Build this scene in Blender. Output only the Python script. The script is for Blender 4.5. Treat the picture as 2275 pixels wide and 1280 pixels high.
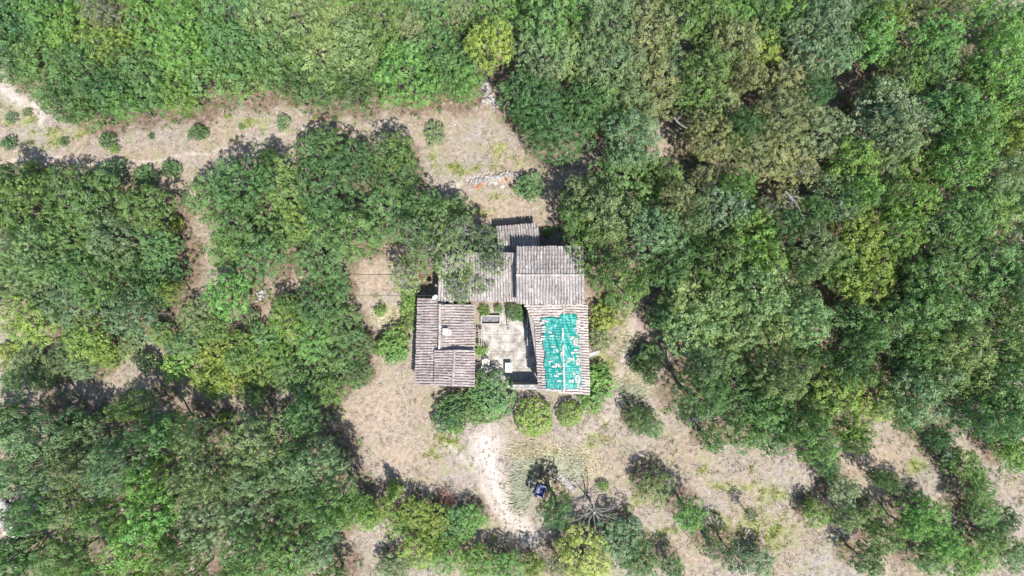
import bpy, math, random
import numpy as np
from mathutils import Vector, Matrix, Quaternion

for o in list(bpy.data.objects):
    bpy.data.objects.remove(o)
sc = bpy.context.scene
COL = sc.collection
R = random.Random(7)

# ------------------------------------------------------------------ camera, sky, sun, exposure
CAM_H = 62.0
F = 1550.0                       # focal length in photo pixels (photo is 2275 px wide)
cam_d = bpy.data.cameras.new('camera')
cam = bpy.data.objects.new('camera', cam_d)
COL.objects.link(cam)
cam.location = (0, 0, CAM_H)
cam.rotation_euler = (0, 0, 0)
cam_d.sensor_width = 36
cam_d.lens = 36 * F / 2275
cam_d.clip_start = 0.5
cam_d.clip_end = 3000
sc.camera = cam

SUN_EL, SUN_AZ = math.radians(63), math.radians(150)
to_sun = Vector((math.sin(SUN_AZ) * math.cos(SUN_EL), math.cos(SUN_AZ) * math.cos(SUN_EL), math.sin(SUN_EL)))
world = bpy.data.worlds.new('World')
sc.world = world
world.use_nodes = True
wn = world.node_tree
sky = wn.nodes.new('ShaderNodeTexSky')
sky.sky_type = 'NISHITA'
sky.sun_disc = False
sky.sun_elevation = SUN_EL
sky.sun_rotation = SUN_AZ
sky.altitude = 400
wn.links.new(sky.outputs[0], wn.nodes['Background'].inputs[0])
wn.nodes['Background'].inputs[1].default_value = 0.15
sun_d = bpy.data.lights.new('sun', 'SUN')
sun_d.energy = 4.6
sun_d.angle = math.radians(0.53)
sun_d.color = (1.0, 0.955, 0.89)
sun = bpy.data.objects.new('sun', sun_d)
COL.objects.link(sun)
sun.rotation_euler = to_sun.to_track_quat('Z', 'Y').to_euler()
sun.location = to_sun * 200
vs = sc.view_settings
vs.view_transform = 'Standard'
vs.look = 'None'
vs.gamma = 1
vs.use_curve_mapping = False
vs.exposure = 1.0
sc.render.engine = 'CYCLES'
sc.cycles.max_bounces = 6
sc.cycles.transparent_max_bounces = 4


# ------------------------------------------------------------------ helpers
def W(px, py, z=0.0):
    """photo pixel -> world point on the horizontal plane at height z"""
    k = (CAM_H - z) / F
    return Vector(((px - 1137.5) * k, -(py - 640.0) * k, z))


def tag(o, label=None, cat=None, group=None, kind=None):
    if label: o['label'] = label
    if cat: o['category'] = cat
    if group: o['group'] = group
    if kind: o['kind'] = kind
    return o


def inv_of(parent):
    """things sit at their base; parts and sub-parts hold world coordinates"""
    return Matrix.Translation(-parent.location) if parent.parent is None else Matrix.Identity(4)


def link(o, parent=None):
    COL.objects.link(o)
    if parent is not None:
        o.parent = parent
        o.matrix_parent_inverse = inv_of(parent)
    return o


def empty(name, loc):
    o = bpy.data.objects.new(name, None)
    o.empty_display_size = 0.3
    o.location = loc
    COL.objects.link(o)
    return o


def mesh(name, verts, faces, mat=None, smooth=False):
    m = bpy.data.meshes.new(name)
    m.from_pydata([tuple(v) for v in verts], [], faces)
    if mat: m.materials.append(mat)
    if smooth:
        m.polygons.foreach_set('use_smooth', [True] * len(m.polygons))
    m.update()
    return m


def obj(name, m, parent=None):
    return link(bpy.data.objects.new(name, m), parent)


def np_mesh(name, co, quads, mat, attrs=None, smooth=False):
    """fast mesh from numpy: co (n,3), quads (m,k)"""
    m = bpy.data.meshes.new(name)
    n, (f, k) = len(co), quads.shape
    m.vertices.add(n)
    m.vertices.foreach_set('co', co.astype(np.float32).ravel())
    m.loops.add(f * k)
    m.loops.foreach_set('vertex_index', quads.astype(np.int32).ravel())
    m.polygons.add(f)
    m.polygons.foreach_set('loop_start', np.arange(0, f * k, k, dtype=np.int32))
    m.polygons.foreach_set('loop_total', np.full(f, k, dtype=np.int32))
    if smooth:
        m.polygons.foreach_set('use_smooth', np.ones(f, dtype=bool))
    for an, (dom, arr) in (attrs or {}).items():
        a = m.attributes.new(an, 'FLOAT', dom)
        a.data.foreach_set('value', arr.astype(np.float32))
    if mat: m.materials.append(mat)
    m.update(calc_edges=True)
    return m


class MB:
    """collects boxes and tubes into one mesh"""
    def __init__(s): s.v, s.f = [], []

    def box(s, c, size, rot=None):
        b = len(s.v)
        M = rot or Matrix.Identity(3)
        for x in (-.5, .5):
            for y in (-.5, .5):
                for z in (-.5, .5):
                    s.v.append(Vector(c) + M @ Vector((x * size[0], y * size[1], z * size[2])))
        for q in ((0, 1, 3, 2), (4, 6, 7, 5), (0, 4, 5, 1), (2, 3, 7, 6), (0, 2, 6, 4), (1, 5, 7, 3)):
            s.f.append(tuple(b + i for i in q))
        return s

    def tube(s, pts, rad, n=6):
        pts = [Vector(p) for p in pts]
        b = len(s.v)
        for i, p in enumerate(pts):
            d = (pts[min(i + 1, len(pts) - 1)] - pts[max(i - 1, 0)]).normalized()
            a = d.cross(Vector((0.31, 0.22, 0.92)))
            if a.length < 1e-3: a = d.cross(Vector((1, 0, 0)))
            a.normalize()
            c = d.cross(a)
            r = rad[i] if hasattr(rad, '__len__') else rad
            for k in range(n):
                t = 2 * math.pi * k / n
                s.v.append(p + (a * math.cos(t) + c * math.sin(t)) * r)
        for i in range(len(pts) - 1):
            for k in range(n):
                s.f.append((b + i * n + k, b + i * n + (k + 1) % n, b + (i + 1) * n + (k + 1) % n, b + (i + 1) * n + k))
        s.f.append(tuple(b + k for k in reversed(range(n))))
        s.f.append(tuple(b + (len(pts) - 1) * n + k for k in range(n)))
        return s

    def build(s, name, mat, parent=None, smooth=False):
        return obj(name, mesh(name, s.v, s.f, mat, smooth), parent)


# ------------------------------------------------------------------ materials
ALB = (0.68, 0.68, 0.68)          # overall reflectance of the dry surfaces


def new_mat(name):
    m = bpy.data.materials.new(name)
    m.use_nodes = True
    nt = m.node_tree
    return m, nt, nt.nodes, nt.links, nt.nodes['Principled BSDF']


def noise(nt, scale, detail=3, rough=0.55, vec=None):
    n = nt.nodes.new('ShaderNodeTexNoise')
    n.inputs['Scale'].default_value = scale
    n.inputs['Detail'].default_value = detail
    n.inputs['Roughness'].default_value = rough
    if vec is not None: nt.links.new(vec, n.inputs['Vector'])
    return n.outputs['Fac']


def ramp(nt, fac, stops):
    r = nt.nodes.new('ShaderNodeValToRGB')
    el = r.color_ramp.elements
    while len(el) < len(stops): el.new(0.5)
    for e, (p, c) in zip(el, stops):
        e.position = p
        e.color = (*c, 1) if len(c) == 3 else c
    nt.links.new(fac, r.inputs[0])
    return r.outputs[0]


def mix(nt, fac, a, b, mode='MIX'):
    n = nt.nodes.new('ShaderNodeMix')
    n.data_type = 'RGBA'
    n.blend_type = mode
    n.clamp_factor = True
    for sock, v in ((n.inputs[0], fac), (n.inputs[6], a), (n.inputs[7], b)):
        if hasattr(v, 'links'): nt.links.new(v, sock)
        elif isinstance(v, (int, float)): sock.default_value = v
        else: sock.default_value = (*v, 1)
    return n.outputs[2]


def math_n(nt, op, a, b=None, clamp=False):
    n = nt.nodes.new('ShaderNodeMath')
    n.operation = op
    n.use_clamp = clamp
    for i, v in enumerate((a, b)):
        if v is None: continue
        if hasattr(v, 'links'): nt.links.new(v, n.inputs[i])
        else: n.inputs[i].default_value = v
    return n.outputs[0]


def attr(nt, name):
    n = nt.nodes.new('ShaderNodeAttribute')
    n.attribute_name = name
    return n.outputs['Fac']


def objinfo(nt):
    return nt.nodes.new('ShaderNodeObjectInfo').outputs


def pos(nt):
    return nt.nodes.new('ShaderNodeNewGeometry').outputs['Position']


def bump(nt, bsdf, h, strength=0.4, dist=0.05):
    b = nt.nodes.new('ShaderNodeBump')
    b.inputs['Strength'].default_value = strength
    b.inputs['Distance'].default_value = dist
    nt.links.new(h, b.inputs['Height'])
    nt.links.new(b.outputs[0], bsdf.inputs['Normal'])


def simple(name, c1, c2, scale=6, rough=0.85, use_rand=0.0, bumps=0.0, coords=None):
    m, nt, N, L, b = new_mat(name)
    c = ramp(nt, noise(nt, scale, 4, 0.6, pos(nt)), [(0.3, c1), (0.7, c2)])
    if use_rand:
        v = math_n(nt, 'MULTIPLY_ADD', objinfo(nt)['Random'], use_rand)
        v.node.inputs[2].default_value = 1 - use_rand / 2
        g = nt.nodes.new('ShaderNodeCombineColor')
        for i in range(3): nt.links.new(v, g.inputs[i])
        c = mix(nt, 1.0, c, g.outputs[0], 'MULTIPLY')
    L.new(mix(nt, 1.0, c, ALB, 'MULTIPLY'), b.inputs['Base Color'])
    b.inputs['Roughness'].default_value = rough
    if bumps: bump(nt, b, noise(nt, scale * 3, 4, 0.6, pos(nt)), bumps, 0.03)
    return m


def foliage_mat(name, gloss=0.55):
    """colour = the object's own tint, varied leaf by leaf"""
    m, nt, N, L, b = new_mat(name)
    oi = objinfo(nt)
    r = attr(nt, 'rnd')
    tint = oi['Color']
    var = ramp(nt, r, [(0.0, (0.82, 0.84, 0.84)), (0.5, (1, 1, 1)), (0.85, (1.14, 1.10, 0.98)), (1.0, (1.35, 1.22, 1.0))])
    c = mix(nt, 1.0, tint, var, 'MULTIPLY')
    big = ramp(nt, noise(nt, 0.8, 2, 0.5, pos(nt)), [(0.3, (0.82, 0.88, 0.9)), (0.7, (1.2, 1.12, 1.0))])
    c = mix(nt, 1.0, c, big, 'MULTIPLY')
    L.new(c, b.inputs['Base Color'])
    b.inputs['Roughness'].default_value = gloss
    b.inputs['Specular IOR Level'].default_value = 0.38
    tr = N.new('ShaderNodeBsdfTranslucent')
    L.new(mix(nt, 1.0, c, (1.05, 1.3, 0.6), 'MULTIPLY'), tr.inputs['Color'])
    ms = N.new('ShaderNodeMixShader')
    ms.inputs[0].default_value = 0.33
    L.new(b.outputs[0], ms.inputs[1])
    L.new(tr.outputs[0], ms.inputs[2])
    L.new(ms.outputs[0], N['Material Output'].inputs[0])
    return m


M_LEAF = foliage_mat('foliage')
M_BARK = simple('bark', (0.12, 0.10, 0.085), (0.30, 0.27, 0.24), 5, 0.9)
M_DEAD = simple('dead_wood', (0.26, 0.24, 0.22), (0.50, 0.48, 0.45), 8, 0.9)
M_STONE = simple('stone', (0.24, 0.22, 0.20), (0.55, 0.53, 0.50), 4, 0.95, 0.5, 0.5)
M_WALLS = simple('rubble_wall', (0.22, 0.19, 0.16), (0.45, 0.40, 0.34), 5, 0.95, 0, 0.6)
M_WHITE = simple('white_plastic', (0.62, 0.62, 0.62), (0.72, 0.72, 0.71), 3, 0.4)
M_WOOD = simple('weathered_wood', (0.26, 0.23, 0.20), (0.50, 0.46, 0.42), 9, 0.85)
M_METAL = simple('aluminium', (0.55, 0.55, 0.56), (0.66, 0.66, 0.67), 10, 0.4)
M_DARK = simple('dark_hollow', (0.03, 0.028, 0.026), (0.07, 0.066, 0.06), 12, 0.95)
M_BLUE = simple('blue_plastic', (0.015, 0.03, 0.22), (0.02, 0.045, 0.30), 3, 0.35)
M_PLASTER = simple('mortar', (0.40, 0.37, 0.34), (0.60, 0.56, 0.52), 7, 0.9)
M_DARKSTONE = simple('dark_stone_with_shade', (0.10, 0.10, 0.11), (0.30, 0.30, 0.31), 5, 0.95, 0, 0.8)  # tone includes the shade under the eave and inside the trough
M_WIRE = simple('black_cable', (0.02, 0.02, 0.02), (0.03, 0.03, 0.03), 2, 0.6)
M_REDSTICK = simple('dry_brushwood', (0.22, 0.10, 0.06), (0.42, 0.24, 0.16), 3, 0.9, 0.6)
M_ORANGE = simple('terracotta', (0.45, 0.15, 0.06), (0.60, 0.25, 0.12), 9, 0.8, 0.4)


def tile_mat(name, cols, lichen):
    m, nt, N, L, b = new_mat(name)
    rnd = objinfo(nt)['Random']
    base = ramp(nt, rnd, [(i / (len(cols) - 1), c) for i, c in enumerate(cols)])
    p = pos(nt)
    n1 = noise(nt, 5, 5, 0.7, p)
    c = mix(nt, ramp(nt, n1, [(0.46, (0, 0, 0)), (0.60, (0.7, 0.7, 0.7))]), base, lichen)
    n2 = noise(nt, 11, 4, 0.7, p)
    c = mix(nt, ramp(nt, n2, [(0.53, (0, 0, 0)), (0.62, (0.85, 0.85, 0.85))]), c, (0.15, 0.135, 0.13))
    n3 = noise(nt, 0.9, 3, 0.55, p)
    c = mix(nt, 1.0, c, ramp(nt, n3, [(0.35, (0.80, 0.79, 0.79)), (0.65, (1.15, 1.13, 1.1))]), 'MULTIPLY')
    L.new(mix(nt, 1.0, c, tuple(0.74 * q for q in ALB), 'MULTIPLY'), b.inputs['Base Color'])
    b.inputs['Roughness'].default_value = 0.93
    bump(nt, b, n2, 0.6, 0.03)
    return m


M_TILE_GREY = tile_mat('old_grey_tiles', [(0.40, 0.35, 0.33), (0.60, 0.54, 0.51), (0.36, 0.32, 0.30), (0.72, 0.66, 0.62), (0.52, 0.42, 0.38)], (0.66, 0.64, 0.62))
M_TILE_PINK = tile_mat('pinkish_tiles', [(0.45, 0.33, 0.30), (0.62, 0.53, 0.50), (0.41, 0.31, 0.29), (0.72, 0.64, 0.60), (0.56, 0.40, 0.34)], (0.68, 0.63, 0.61))
M_TILE_PALE = tile_mat('pale_tiles', [(0.66, 0.54, 0.48), (0.78, 0.70, 0.64), (0.58, 0.46, 0.41), (0.84, 0.77, 0.72), (0.66, 0.50, 0.43)], (0.80, 0.75, 0.70))
M_TILE_LOOSE = tile_mat('loose_tiles', [(0.90, 0.80, 0.73), (0.95, 0.90, 0.85), (0.84, 0.68, 0.60), (0.97, 0.93, 0.88)], (0.94, 0.90, 0.85))
M_DECK = simple('tile_channels', (0.20, 0.175, 0.155), (0.38, 0.34, 0.31), 14, 0.95)

# ------------------------------------------------------------------ where the trees stand (photo pixels of the crown, radius px, tint + kind)
# tints: B bright, M mid, D dark, G grey green, P pale, Y yellow green, O olive, L lime, S silver
# kinds: (none) round tree, s sparse with bare limbs, b low bush, d dense clipped dome, c narrow cone
TREES = [
 ('upper left wood', 6.5, """
 22,42,58,D 12,118,52,D 42,158,36,M 88,38,48,B 78,92,44,M 132,26,48,B 142,98,46,B 186,48,46,B 224,30,40,Os
 222,92,42,Y 268,112,38,Y 292,52,42,O 342,34,54,B 324,88,48,B 398,60,54,B 446,30,50,B 440,100,50,B 378,126,48,B 322,140,44,M
 494,66,48,M 524,20,46,M 492,128,46,M 546,108,48,M 440,158,48,M 384,178,44,M 326,190,40,M 308,228,34,M 352,218,36,D
 404,216,40,B 466,178,42,M 514,182,38,M 560,158,42,M 150,146,50,M 202,166,50,M 248,186,44,D 262,152,36,Y 272,226,38,B
 166,208,50,D 112,208,44,G 192,236,44,M 142,242,36,D 236,232,34,D 98,128,36,M 5,160,34,D 240,52,34,Os 535,165,30,D"""),
 ('upper middle wood', 6.0, """
 584,52,58,P 640,40,52,P 690,26,50,P 740,60,62,P 700,112,58,P 786,104,58,P 744,150,48,P 636,104,44,M 598,134,44,M
 626,172,42,D 680,186,44,D 724,198,42,D 772,200,40,D 806,196,36,D 830,56,46,M 872,32,46,M 908,62,44,O 934,18,42,M
 850,104,48,M 884,142,48,B 934,112,44,M 968,122,42,M 1004,106,38,M 990,158,46,M 944,180,42,B 894,186,42,B 840,172,44,M
 1034,178,42,B 1064,156,38,M 1008,196,28,M 958,186,34,D 1030,34,42,G 1040,82,36,D 978,14,34,M 820,150,40,G 910,96,34,O"""),
 ('upper right wood', 7.0, """
 1088,22,48,B 1130,38,44,B 1080,92,50,Y 1112,130,34,Y 1192,58,42,M 1228,36,46,M 1254,12,44,B 1302,14,42,B
 1178,112,46,G 1218,132,44,G 1202,172,40,S 1288,92,46,P 1336,66,48,G 1362,30,44,G 1332,130,48,G 1282,152,48,P 1344,178,44,G
 1254,108,38,G 1392,128,44,G 1402,58,42,O 1440,36,44,O 1452,98,48,O 1424,152,44,O 1484,138,44,G 1502,48,44,M 1534,16,40,M
 1562,62,44,M 1602,38,44,M 1642,20,44,B 1622,82,44,O 1562,138,44,M 1592,176,44,M 1644,112,44,O 1652,166,44,O
 1158,212,54,D 1212,222,58,D 1232,276,62,D 1292,236,52,D 1268,314,46,D 1184,262,42,D 1330,222,44,M 1362,262,44,M 1392,206,44,G
 1432,192,42,O 1404,258,48,G 1442,238,38,O 1486,192,38,O 1532,212,40,M 1604,232,48,G 1372,312,48,G 1432,312,44,G 1552,262,34,O
 1702,28,46,D 1762,26,44,B 1692,92,40,Y 1676,136,36,Y 1742,82,36,D 1802,52,44,G 1842,38,46,S 1878,28,42,G 1906,34,38,M
 1782,94,44,G 1832,92,44,G 1792,132,48,S 1852,132,44,G 1932,74,42,B 1972,48,42,Y 1952,104,42,B 2012,30,40,O 2042,62,42,O
 2062,102,42,B 2096,70,38,B 2010,132,42,M 2052,150,42,M 2086,132,38,M 1998,172,40,M 2032,180,38,M 2118,30,34,Os
 2202,62,48,B 2252,46,44,B 2204,122,48,B 2246,144,44,B 2182,162,38,M 2222,202,48,B 2262,252,44,Y 2202,240,40,B 2148,192,38,M
 2132,232,42,M 2100,204,36,D 1992,222,44,S 1956,252,46,S 1928,282,46,S 1996,272,42,S 2030,292,38,S 1972,314,42,S 1912,316,38,S
 1948,206,38,G 1762,202,44,O 1720,198,40,O 1806,198,40,D 1702,252,46,O 1762,262,50,O 1820,262,44,O 1692,312,44,O 1742,322,54,O
 1802,322,46,O 1850,292,38,O 1722,372,48,O 1782,382,44,Os 1646,282,36,D 1642,334,46,O 1604,292,38,O 1590,336,44,O
 2082,282,42,D 2112,252,38,M 2060,240,34,D 1872,362,44,B 1922,362,44,B 1962,372,48,G 2012,374,44,B 2062,352,48,B 2112,342,48,B
 2152,324,38,M 2146,384,44,B 2192,322,42,M 2242,332,44,Y 2202,376,44,G 2252,392,44,G 2176,278,38,M 2236,292,38,B"""),
 ('right wood', 8.0, """
 1300,546,44,M 1354,534,40,M 1334,586,48,M 1384,604,44,M 1374,646,36,M 1404,652,28,M 1316,606,34,M
 1296,432,48,G 1280,478,38,M 1362,392,52,M 1422,382,48,M 1342,452,48,G 1402,432,48,M 1452,424,44,M 1372,494,42,G
 1444,482,44,G 1502,442,44,O 1532,478,44,G 1474,384,42,M 1560,398,32,Os 1592,398,38,O 1602,446,42,S 1636,462,42,S 1640,418,38,B
 1592,494,40,S 1444,542,44,G 1482,522,44,M 1522,512,42,M 1470,576,40,D 1542,540,38,M 1562,576,42,M 1506,606,42,D
 1652,512,48,B 1692,534,48,B 1662,574,48,B 1704,584,44,B 1622,546,42,M 1626,606,44,M 1586,614,44,M 1552,650,46,P 1602,664,48,P
 1662,642,48,P 1712,652,44,P 1506,668,44,P 1478,702,38,M 1532,708,44,P 1582,714,48,P 1642,702,48,P 1702,712,48,P 1752,692,48,P
 1802,684,42,P 1762,638,42,G 1742,602,38,G 1782,584,42,D 1774,534,44,G 1732,502,38,D 1692,468,38,Os 1742,452,42,Os 1802,472,40,M
 1652,752,46,P 1592,764,44,P 1532,754,44,P 1722,756,48,P 1782,736,44,P 1824,706,34,P
 1852,424,44,G 1904,434,44,B 1864,466,38,S 1962,432,38,M 2022,432,38,B 2044,464,34,B 1832,562,44,G 1872,522,36,Y 1882,562,42,M
 1922,532,46,Y 1922,584,42,Y 1852,606,42,M 1982,492,48,B 2002,542,46,B 1972,592,44,B 1902,642,42,Y 1942,626,38,Y 2032,592,44,M
 2082,502,44,G 2122,452,48,M 2172,462,44,M 2142,512,48,M 2102,562,48,M 2162,572,44,M 2222,482,44,M 2256,434,40,M 2262,542,44,G
 2222,566,44,M 2212,622,44,M 2262,624,44,G 2152,642,44,M 2082,642,48,M 2038,652,40,D 2002,676,44,M 2062,702,48,M 2122,702,48,P
 2182,684,44,M 2242,692,48,M 1962,702,42,G 1904,694,44,D 1872,736,42,D 1932,744,42,M 2002,744,44,G"""),
 ('lower right wood', 7.5, """
 1532,882,44,M 1574,862,38,M 1498,872,26,M 1582,902,30,M 1560,806,38,G 1612,796,44,P 1652,852,48,D 1704,842,48,G 1762,822,46,G
 1792,782,38,D 1642,906,48,D 1704,902,48,M 1764,884,46,D 1654,962,46,M 1714,962,50,D 1772,942,46,D 1812,964,42,M 1832,984,32,M
 1780,986,36,M 1842,852,42,Y 1862,896,42,Y 1934,852,42,L 1962,884,40,L 1922,892,38,L 1944,922,28,L 1892,948,38,Y 1900,980,28,M
 1862,802,42,D 1922,792,42,D 1982,802,44,G 2022,782,44,M 2062,764,42,P 2112,772,46,P 2162,772,42,P 2212,792,42,M 2252,772,42,M
 2042,832,46,G 2002,862,46,G 2052,892,46,G 2094,842,42,G 2112,892,46,S 2152,842,46,P 2192,852,42,M 2242,842,42,M 2182,912,42,M
 2232,922,44,D 2266,892,38,D 2012,920,38,D 2192,956,36,M 1822,902,40,M"""),
 ('lower right slope', 4.6, """
 2080,972,28,D 2108,1006,28,G 2146,1036,36,B 2172,1082,34,M 2232,986,32,B 2262,1016,34,B 1836,1030,30,D 1876,1092,36,S
 1818,1144,30,B 1884,1150,32,G 1938,1150,34,M 1950,1060,22,D 1976,1072,22,G 1962,1196,36,M 1926,1246,36,D 2040,1132,40,B
 2072,1156,36,B 2020,1172,32,B 2102,1204,36,B 2134,1252,40,B 2062,1246,36,M 2182,1134,36,M 2232,1152,28,D 2204,1192,36,M
 2252,1232,36,M 2176,1240,36,B 1580,976,28,M 1424,934,34,D 1452,950,24,M 1340,1080,14,Bb 1418,810,26,Mb 1448,796,28,M 1444,836,20,M
 1690,1252,34,S 1664,1140,20,Ds 1584,1216,30,Ds 1632,1236,38,Ds 1850,1060,16,Yb 1790,1122,20,Db"""),
 ('lower middle bushes', 5.0, """
 1456,1084,42,G 1532,1138,38,B 1238,1134,42,D 1390,1206,46,G 1424,1246,44,D 1492,1262,30,M 1350,1180,26,G
 1262,1236,34,L 1304,1222,40,L 1348,1240,36,L 1280,1262,34,L 1236,1252,28,Os"""),
 ('house garden', 2.6, """
 1340,706,34,Yb 1330,752,30,Ob 1362,672,26,Mb 1326,852,36,Bb 1316,892,28,Bb 1334,826,24,Bb 1266,920,30,Yd 1186,928,42,Yd
 1092,878,56,Md 1016,898,40,Db 992,926,32,Db 1010,940,26,Bb 1060,908,36,Md 872,766,36,Bb 902,722,24,Yb 846,690,20,Bb 880,790,24,Bb 908,664,22,Bb
 1070,776,16,Bb 1060,766,12,Mb 1146,690,22,Dd 1160,700,14,Dd 1076,690,14,Bb 1108,686,12,Mb 1216,516,14,Bb 1178,416,30,Db 910,690,20,Yb"""),
 ('courtyard cluster', 7.0, """
 1060,566,44,Ps 1004,590,50,Ps 948,562,48,Ms 906,612,46,Ps 966,516,46,Ms 1004,478,42,M 1088,548,34,Gs 1022,636,44,Gs
 1100,588,30,Gs 1062,622,36,Gs 1080,520,30,Gs 944,466,44,D 1030,512,36,Gs 920,520,40,Ms 985,545,38,Gs"""),
 ('middle left wood', 5.8, """
 742,332,44,D 690,354,40,D 792,360,46,D 878,338,44,M 904,384,44,D 844,396,46,D 700,408,52,D 758,420,54,D 634,382,46,M
 552,374,36,M 504,386,36,M 478,428,42,M 540,432,50,M 598,440,46,M 452,464,36,M 500,492,46,M 560,502,46,M 622,512,44,M
 664,494,40,Y 660,446,28,M 722,492,50,M 782,496,46,M 830,468,44,M 878,452,44,M 866,516,36,M 500,556,44,M 560,566,44,M
 618,576,40,M 680,564,42,M 736,556,42,M 792,546,40,M 708,606,34,M 496,640,38,B 540,660,36,B 480,668,26,B 816,410,24,Os 604,356,22,D"""),
 ('left wood', 6.5, """
 18,392,32,D 80,384,34,Yb 162,404,38,D 62,432,48,M 130,442,48,D 38,482,48,M 108,502,48,M 192,462,52,M 242,472,48,M
 302,442,42,M 336,486,44,M 172,532,48,M 232,532,48,G 292,534,48,G 352,544,42,M 42,552,48,P 102,572,48,P 162,592,48,D 222,594,48,M
 282,592,48,D 342,592,44,D 382,612,30,D 42,622,48,P 102,642,48,G 162,652,48,G 222,652,48,M 282,652,48,D 342,652,42,M 376,644,26,Y
 62,702,42,Y 112,734,38,Y 22,722,32,Y 202,742,40,Y 162,706,42,G 272,702,46,G 332,696,38,G 392,496,20,Yb 240,430,36,M 380,555,26,M 190,780,28,Y"""),
 ('lower left thicket', 3.8, """
 440,706,42,G 422,756,42,M 472,786,42,Y 394,816,34,Bb 330,806,36,Gb 62,806,36,G 128,812,36,G 182,812,34,G 92,842,32,M
 462,842,40,Y 522,832,42,Y 582,822,42,Y 640,832,42,M 592,762,42,M 642,716,48,B 702,676,48,D 744,642,36,M 692,758,50,B
 758,722,46,D 792,768,40,D 742,816,46,M 794,832,32,D 682,862,40,M 562,872,30,M 480,868,26,M 630,676,30,M 738,868,34,M 540,770,34,Y 30,846,26,M 250,800,28,Yb 290,770,26,Gb 20,780,26,Yb 150,770,30,G 230,780,26,Y 360,740,28,M 380,770,24,Gb 480,730,30,M 560,710,24,Gb 530,800,34,M 610,790,34,B"""),
 ('lower left wood', 9.0, """

 160,950,38,D 340,955,34,D 22,934,42,D 42,962,44,G 112,962,48,G 292,902,34,M 212,962,46,G 282,1002,46,G 382,960,46,M 444,966,38,G 532,980,46,G 602,972,46,G
 692,922,38,M 662,992,40,D 722,1006,40,G 30,1042,44,G 102,1042,50,G 172,1042,50,G 242,1062,50,G 332,1062,46,B 412,1052,46,G
 482,1042,50,G 562,1052,50,G 642,1042,46,G 704,1056,44,G 742,1090,44,M 78,1132,46,M 152,1122,50,G 232,1142,46,M 302,1132,46,B
 372,1142,46,B 442,1132,46,S 512,1112,46,G 582,1122,50,G 652,1122,46,M 722,1142,50,M 776,1132,36,B 42,1222,50,M 112,1232,46,M
 182,1242,46,M 272,1202,46,B 332,1222,46,B 402,1222,46,M 462,1192,46,S 522,1204,42,M 582,1222,46,M 642,1202,50,M 702,1212,48,G
 560,1268,38,M 660,1262,38,M 502,930,20,Yb 640,940,26,M"""),
 ('lower middle thicket', 3.4, """
 806,1126,30,B 848,1128,26,Y 872,1100,20,Yc 922,1142,34,Y 888,1162,30,B 962,1156,36,Y 1002,1166,38,M 1050,1152,34,B 1030,1180,26,B
 932,1222,42,Y 992,1232,40,B 1062,1252,42,B 1130,1262,38,B 872,1262,38,G 980,1192,34,Y 820,1150,30,B 1186,1262,30,Y"""),
 ('frame edge', 7.0, """
 2292,30,44,B 2296,100,44,B 2290,180,44,M 2294,300,46,Y 2296,360,44,M 2292,450,46,M 2296,500,44,G 2292,590,46,M 2294,660,46,G 2290,740,46,M
 2292,810,44,M 2296,900,44,M 2290,960,40,D -16,60,48,D -16,440,48,M -16,510,48,M -14,590,48,G -16,660,46,P -14,960,46,G -18,1060,46,G -16,1240,46,M
 60,-14,44,M 180,-14,46,B 300,-16,46,B 400,-14,46,B 600,-16,46,P 760,-16,46,B 880,-14,44,M 1180,-12,44,M 1380,-16,44,G 1480,-14,44,O 1580,-16,44,M
 1680,-14,44,M 1820,-14,44,G 1960,-14,44,M 2060,-14,42,O 2170,-16,44,B 30,1292,46,M 120,1294,46,M 220,1290,46,B 320,1294,46,B 420,1290,46,M 520,1292,44,M
 620,1294,46,M 740,1290,42,M"""),
 ('dry field', 1.4, """
 966,296,24,Gb 440,295,20,Db 240,314,22,Db 256,332,12,Yb 630,274,18,Gb 337,302,8,Db 536,282,9,Bb 20,318,20,Db 142,316,14,Mb 264,262,11,Gb
 246,388,38,Gb 326,396,32,Db 380,376,24,Db 592,348,20,Db 26,262,14,Gb 60,250,12,Gb 700,262,7,Yb 745,265,10,Db"""),
]
TINT = {'B': ((0.165, 0.300, 0.080), 'bright green'), 'M': ((0.140, 0.242, 0.084), 'mid green'), 'D': ((0.096, 0.182, 0.066), 'dark green'),
        'G': ((0.168, 0.242, 0.118), 'grey green'), 'P': ((0.222, 0.312, 0.130), 'pale green'), 'Y': ((0.220, 0.298, 0.074), 'yellowish green'),
        'O': ((0.218, 0.256, 0.125), 'olive'), 'L': ((0.320, 0.382, 0.115), 'lime green'), 'S': ((0.196, 0.268, 0.158), 'silvery green')}
SPOTS = []
for region, h, txt in TREES:
    for w in txt.split():
        x, y, r, k = w.split(',')
        kind = k[1:] or 't'
        SPOTS.append((region, h, float(x), float(y), float(r), k[0], kind))



def merge_spots(spots, limit):
    """crowns of one colour that touch closely belong to one bigger tree"""
    sp = list(spots)
    while sum(1 for s in sp if s[6] == 't') > limit:
        best = None
        for i, a in enumerate(sp):
            if a[6] != 't' or a[1] < 5: continue
            for j in range(i + 1, len(sp)):
                b = sp[j]
                if b[6] != 't' or a[0] != b[0] or a[5] != b[5]: continue
                d = math.hypot(a[2] - b[2], a[3] - b[3])
                cost = d + 0.9 * (a[4] + b[4])
                if best is None or cost < best[0]: best = (cost, i, j, d)
        _, i, j, d = best
        a, b = sp[i], sp[j]
        r = min(math.sqrt(a[4] ** 2 + b[4] ** 2) * 0.96, d * 0.35 + (a[4] + b[4]) / 2)
        w = a[4] ** 2 / (a[4] ** 2 + b[4] ** 2)
        sp[i] = (a[0], a[1] * 1.03, a[2] * w + b[2] * (1 - w), a[3] * w + b[3] * (1 - w), r, a[5], 't')
        del sp[j]
    return sp


SPOTS = merge_spots(SPOTS, 410)

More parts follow.
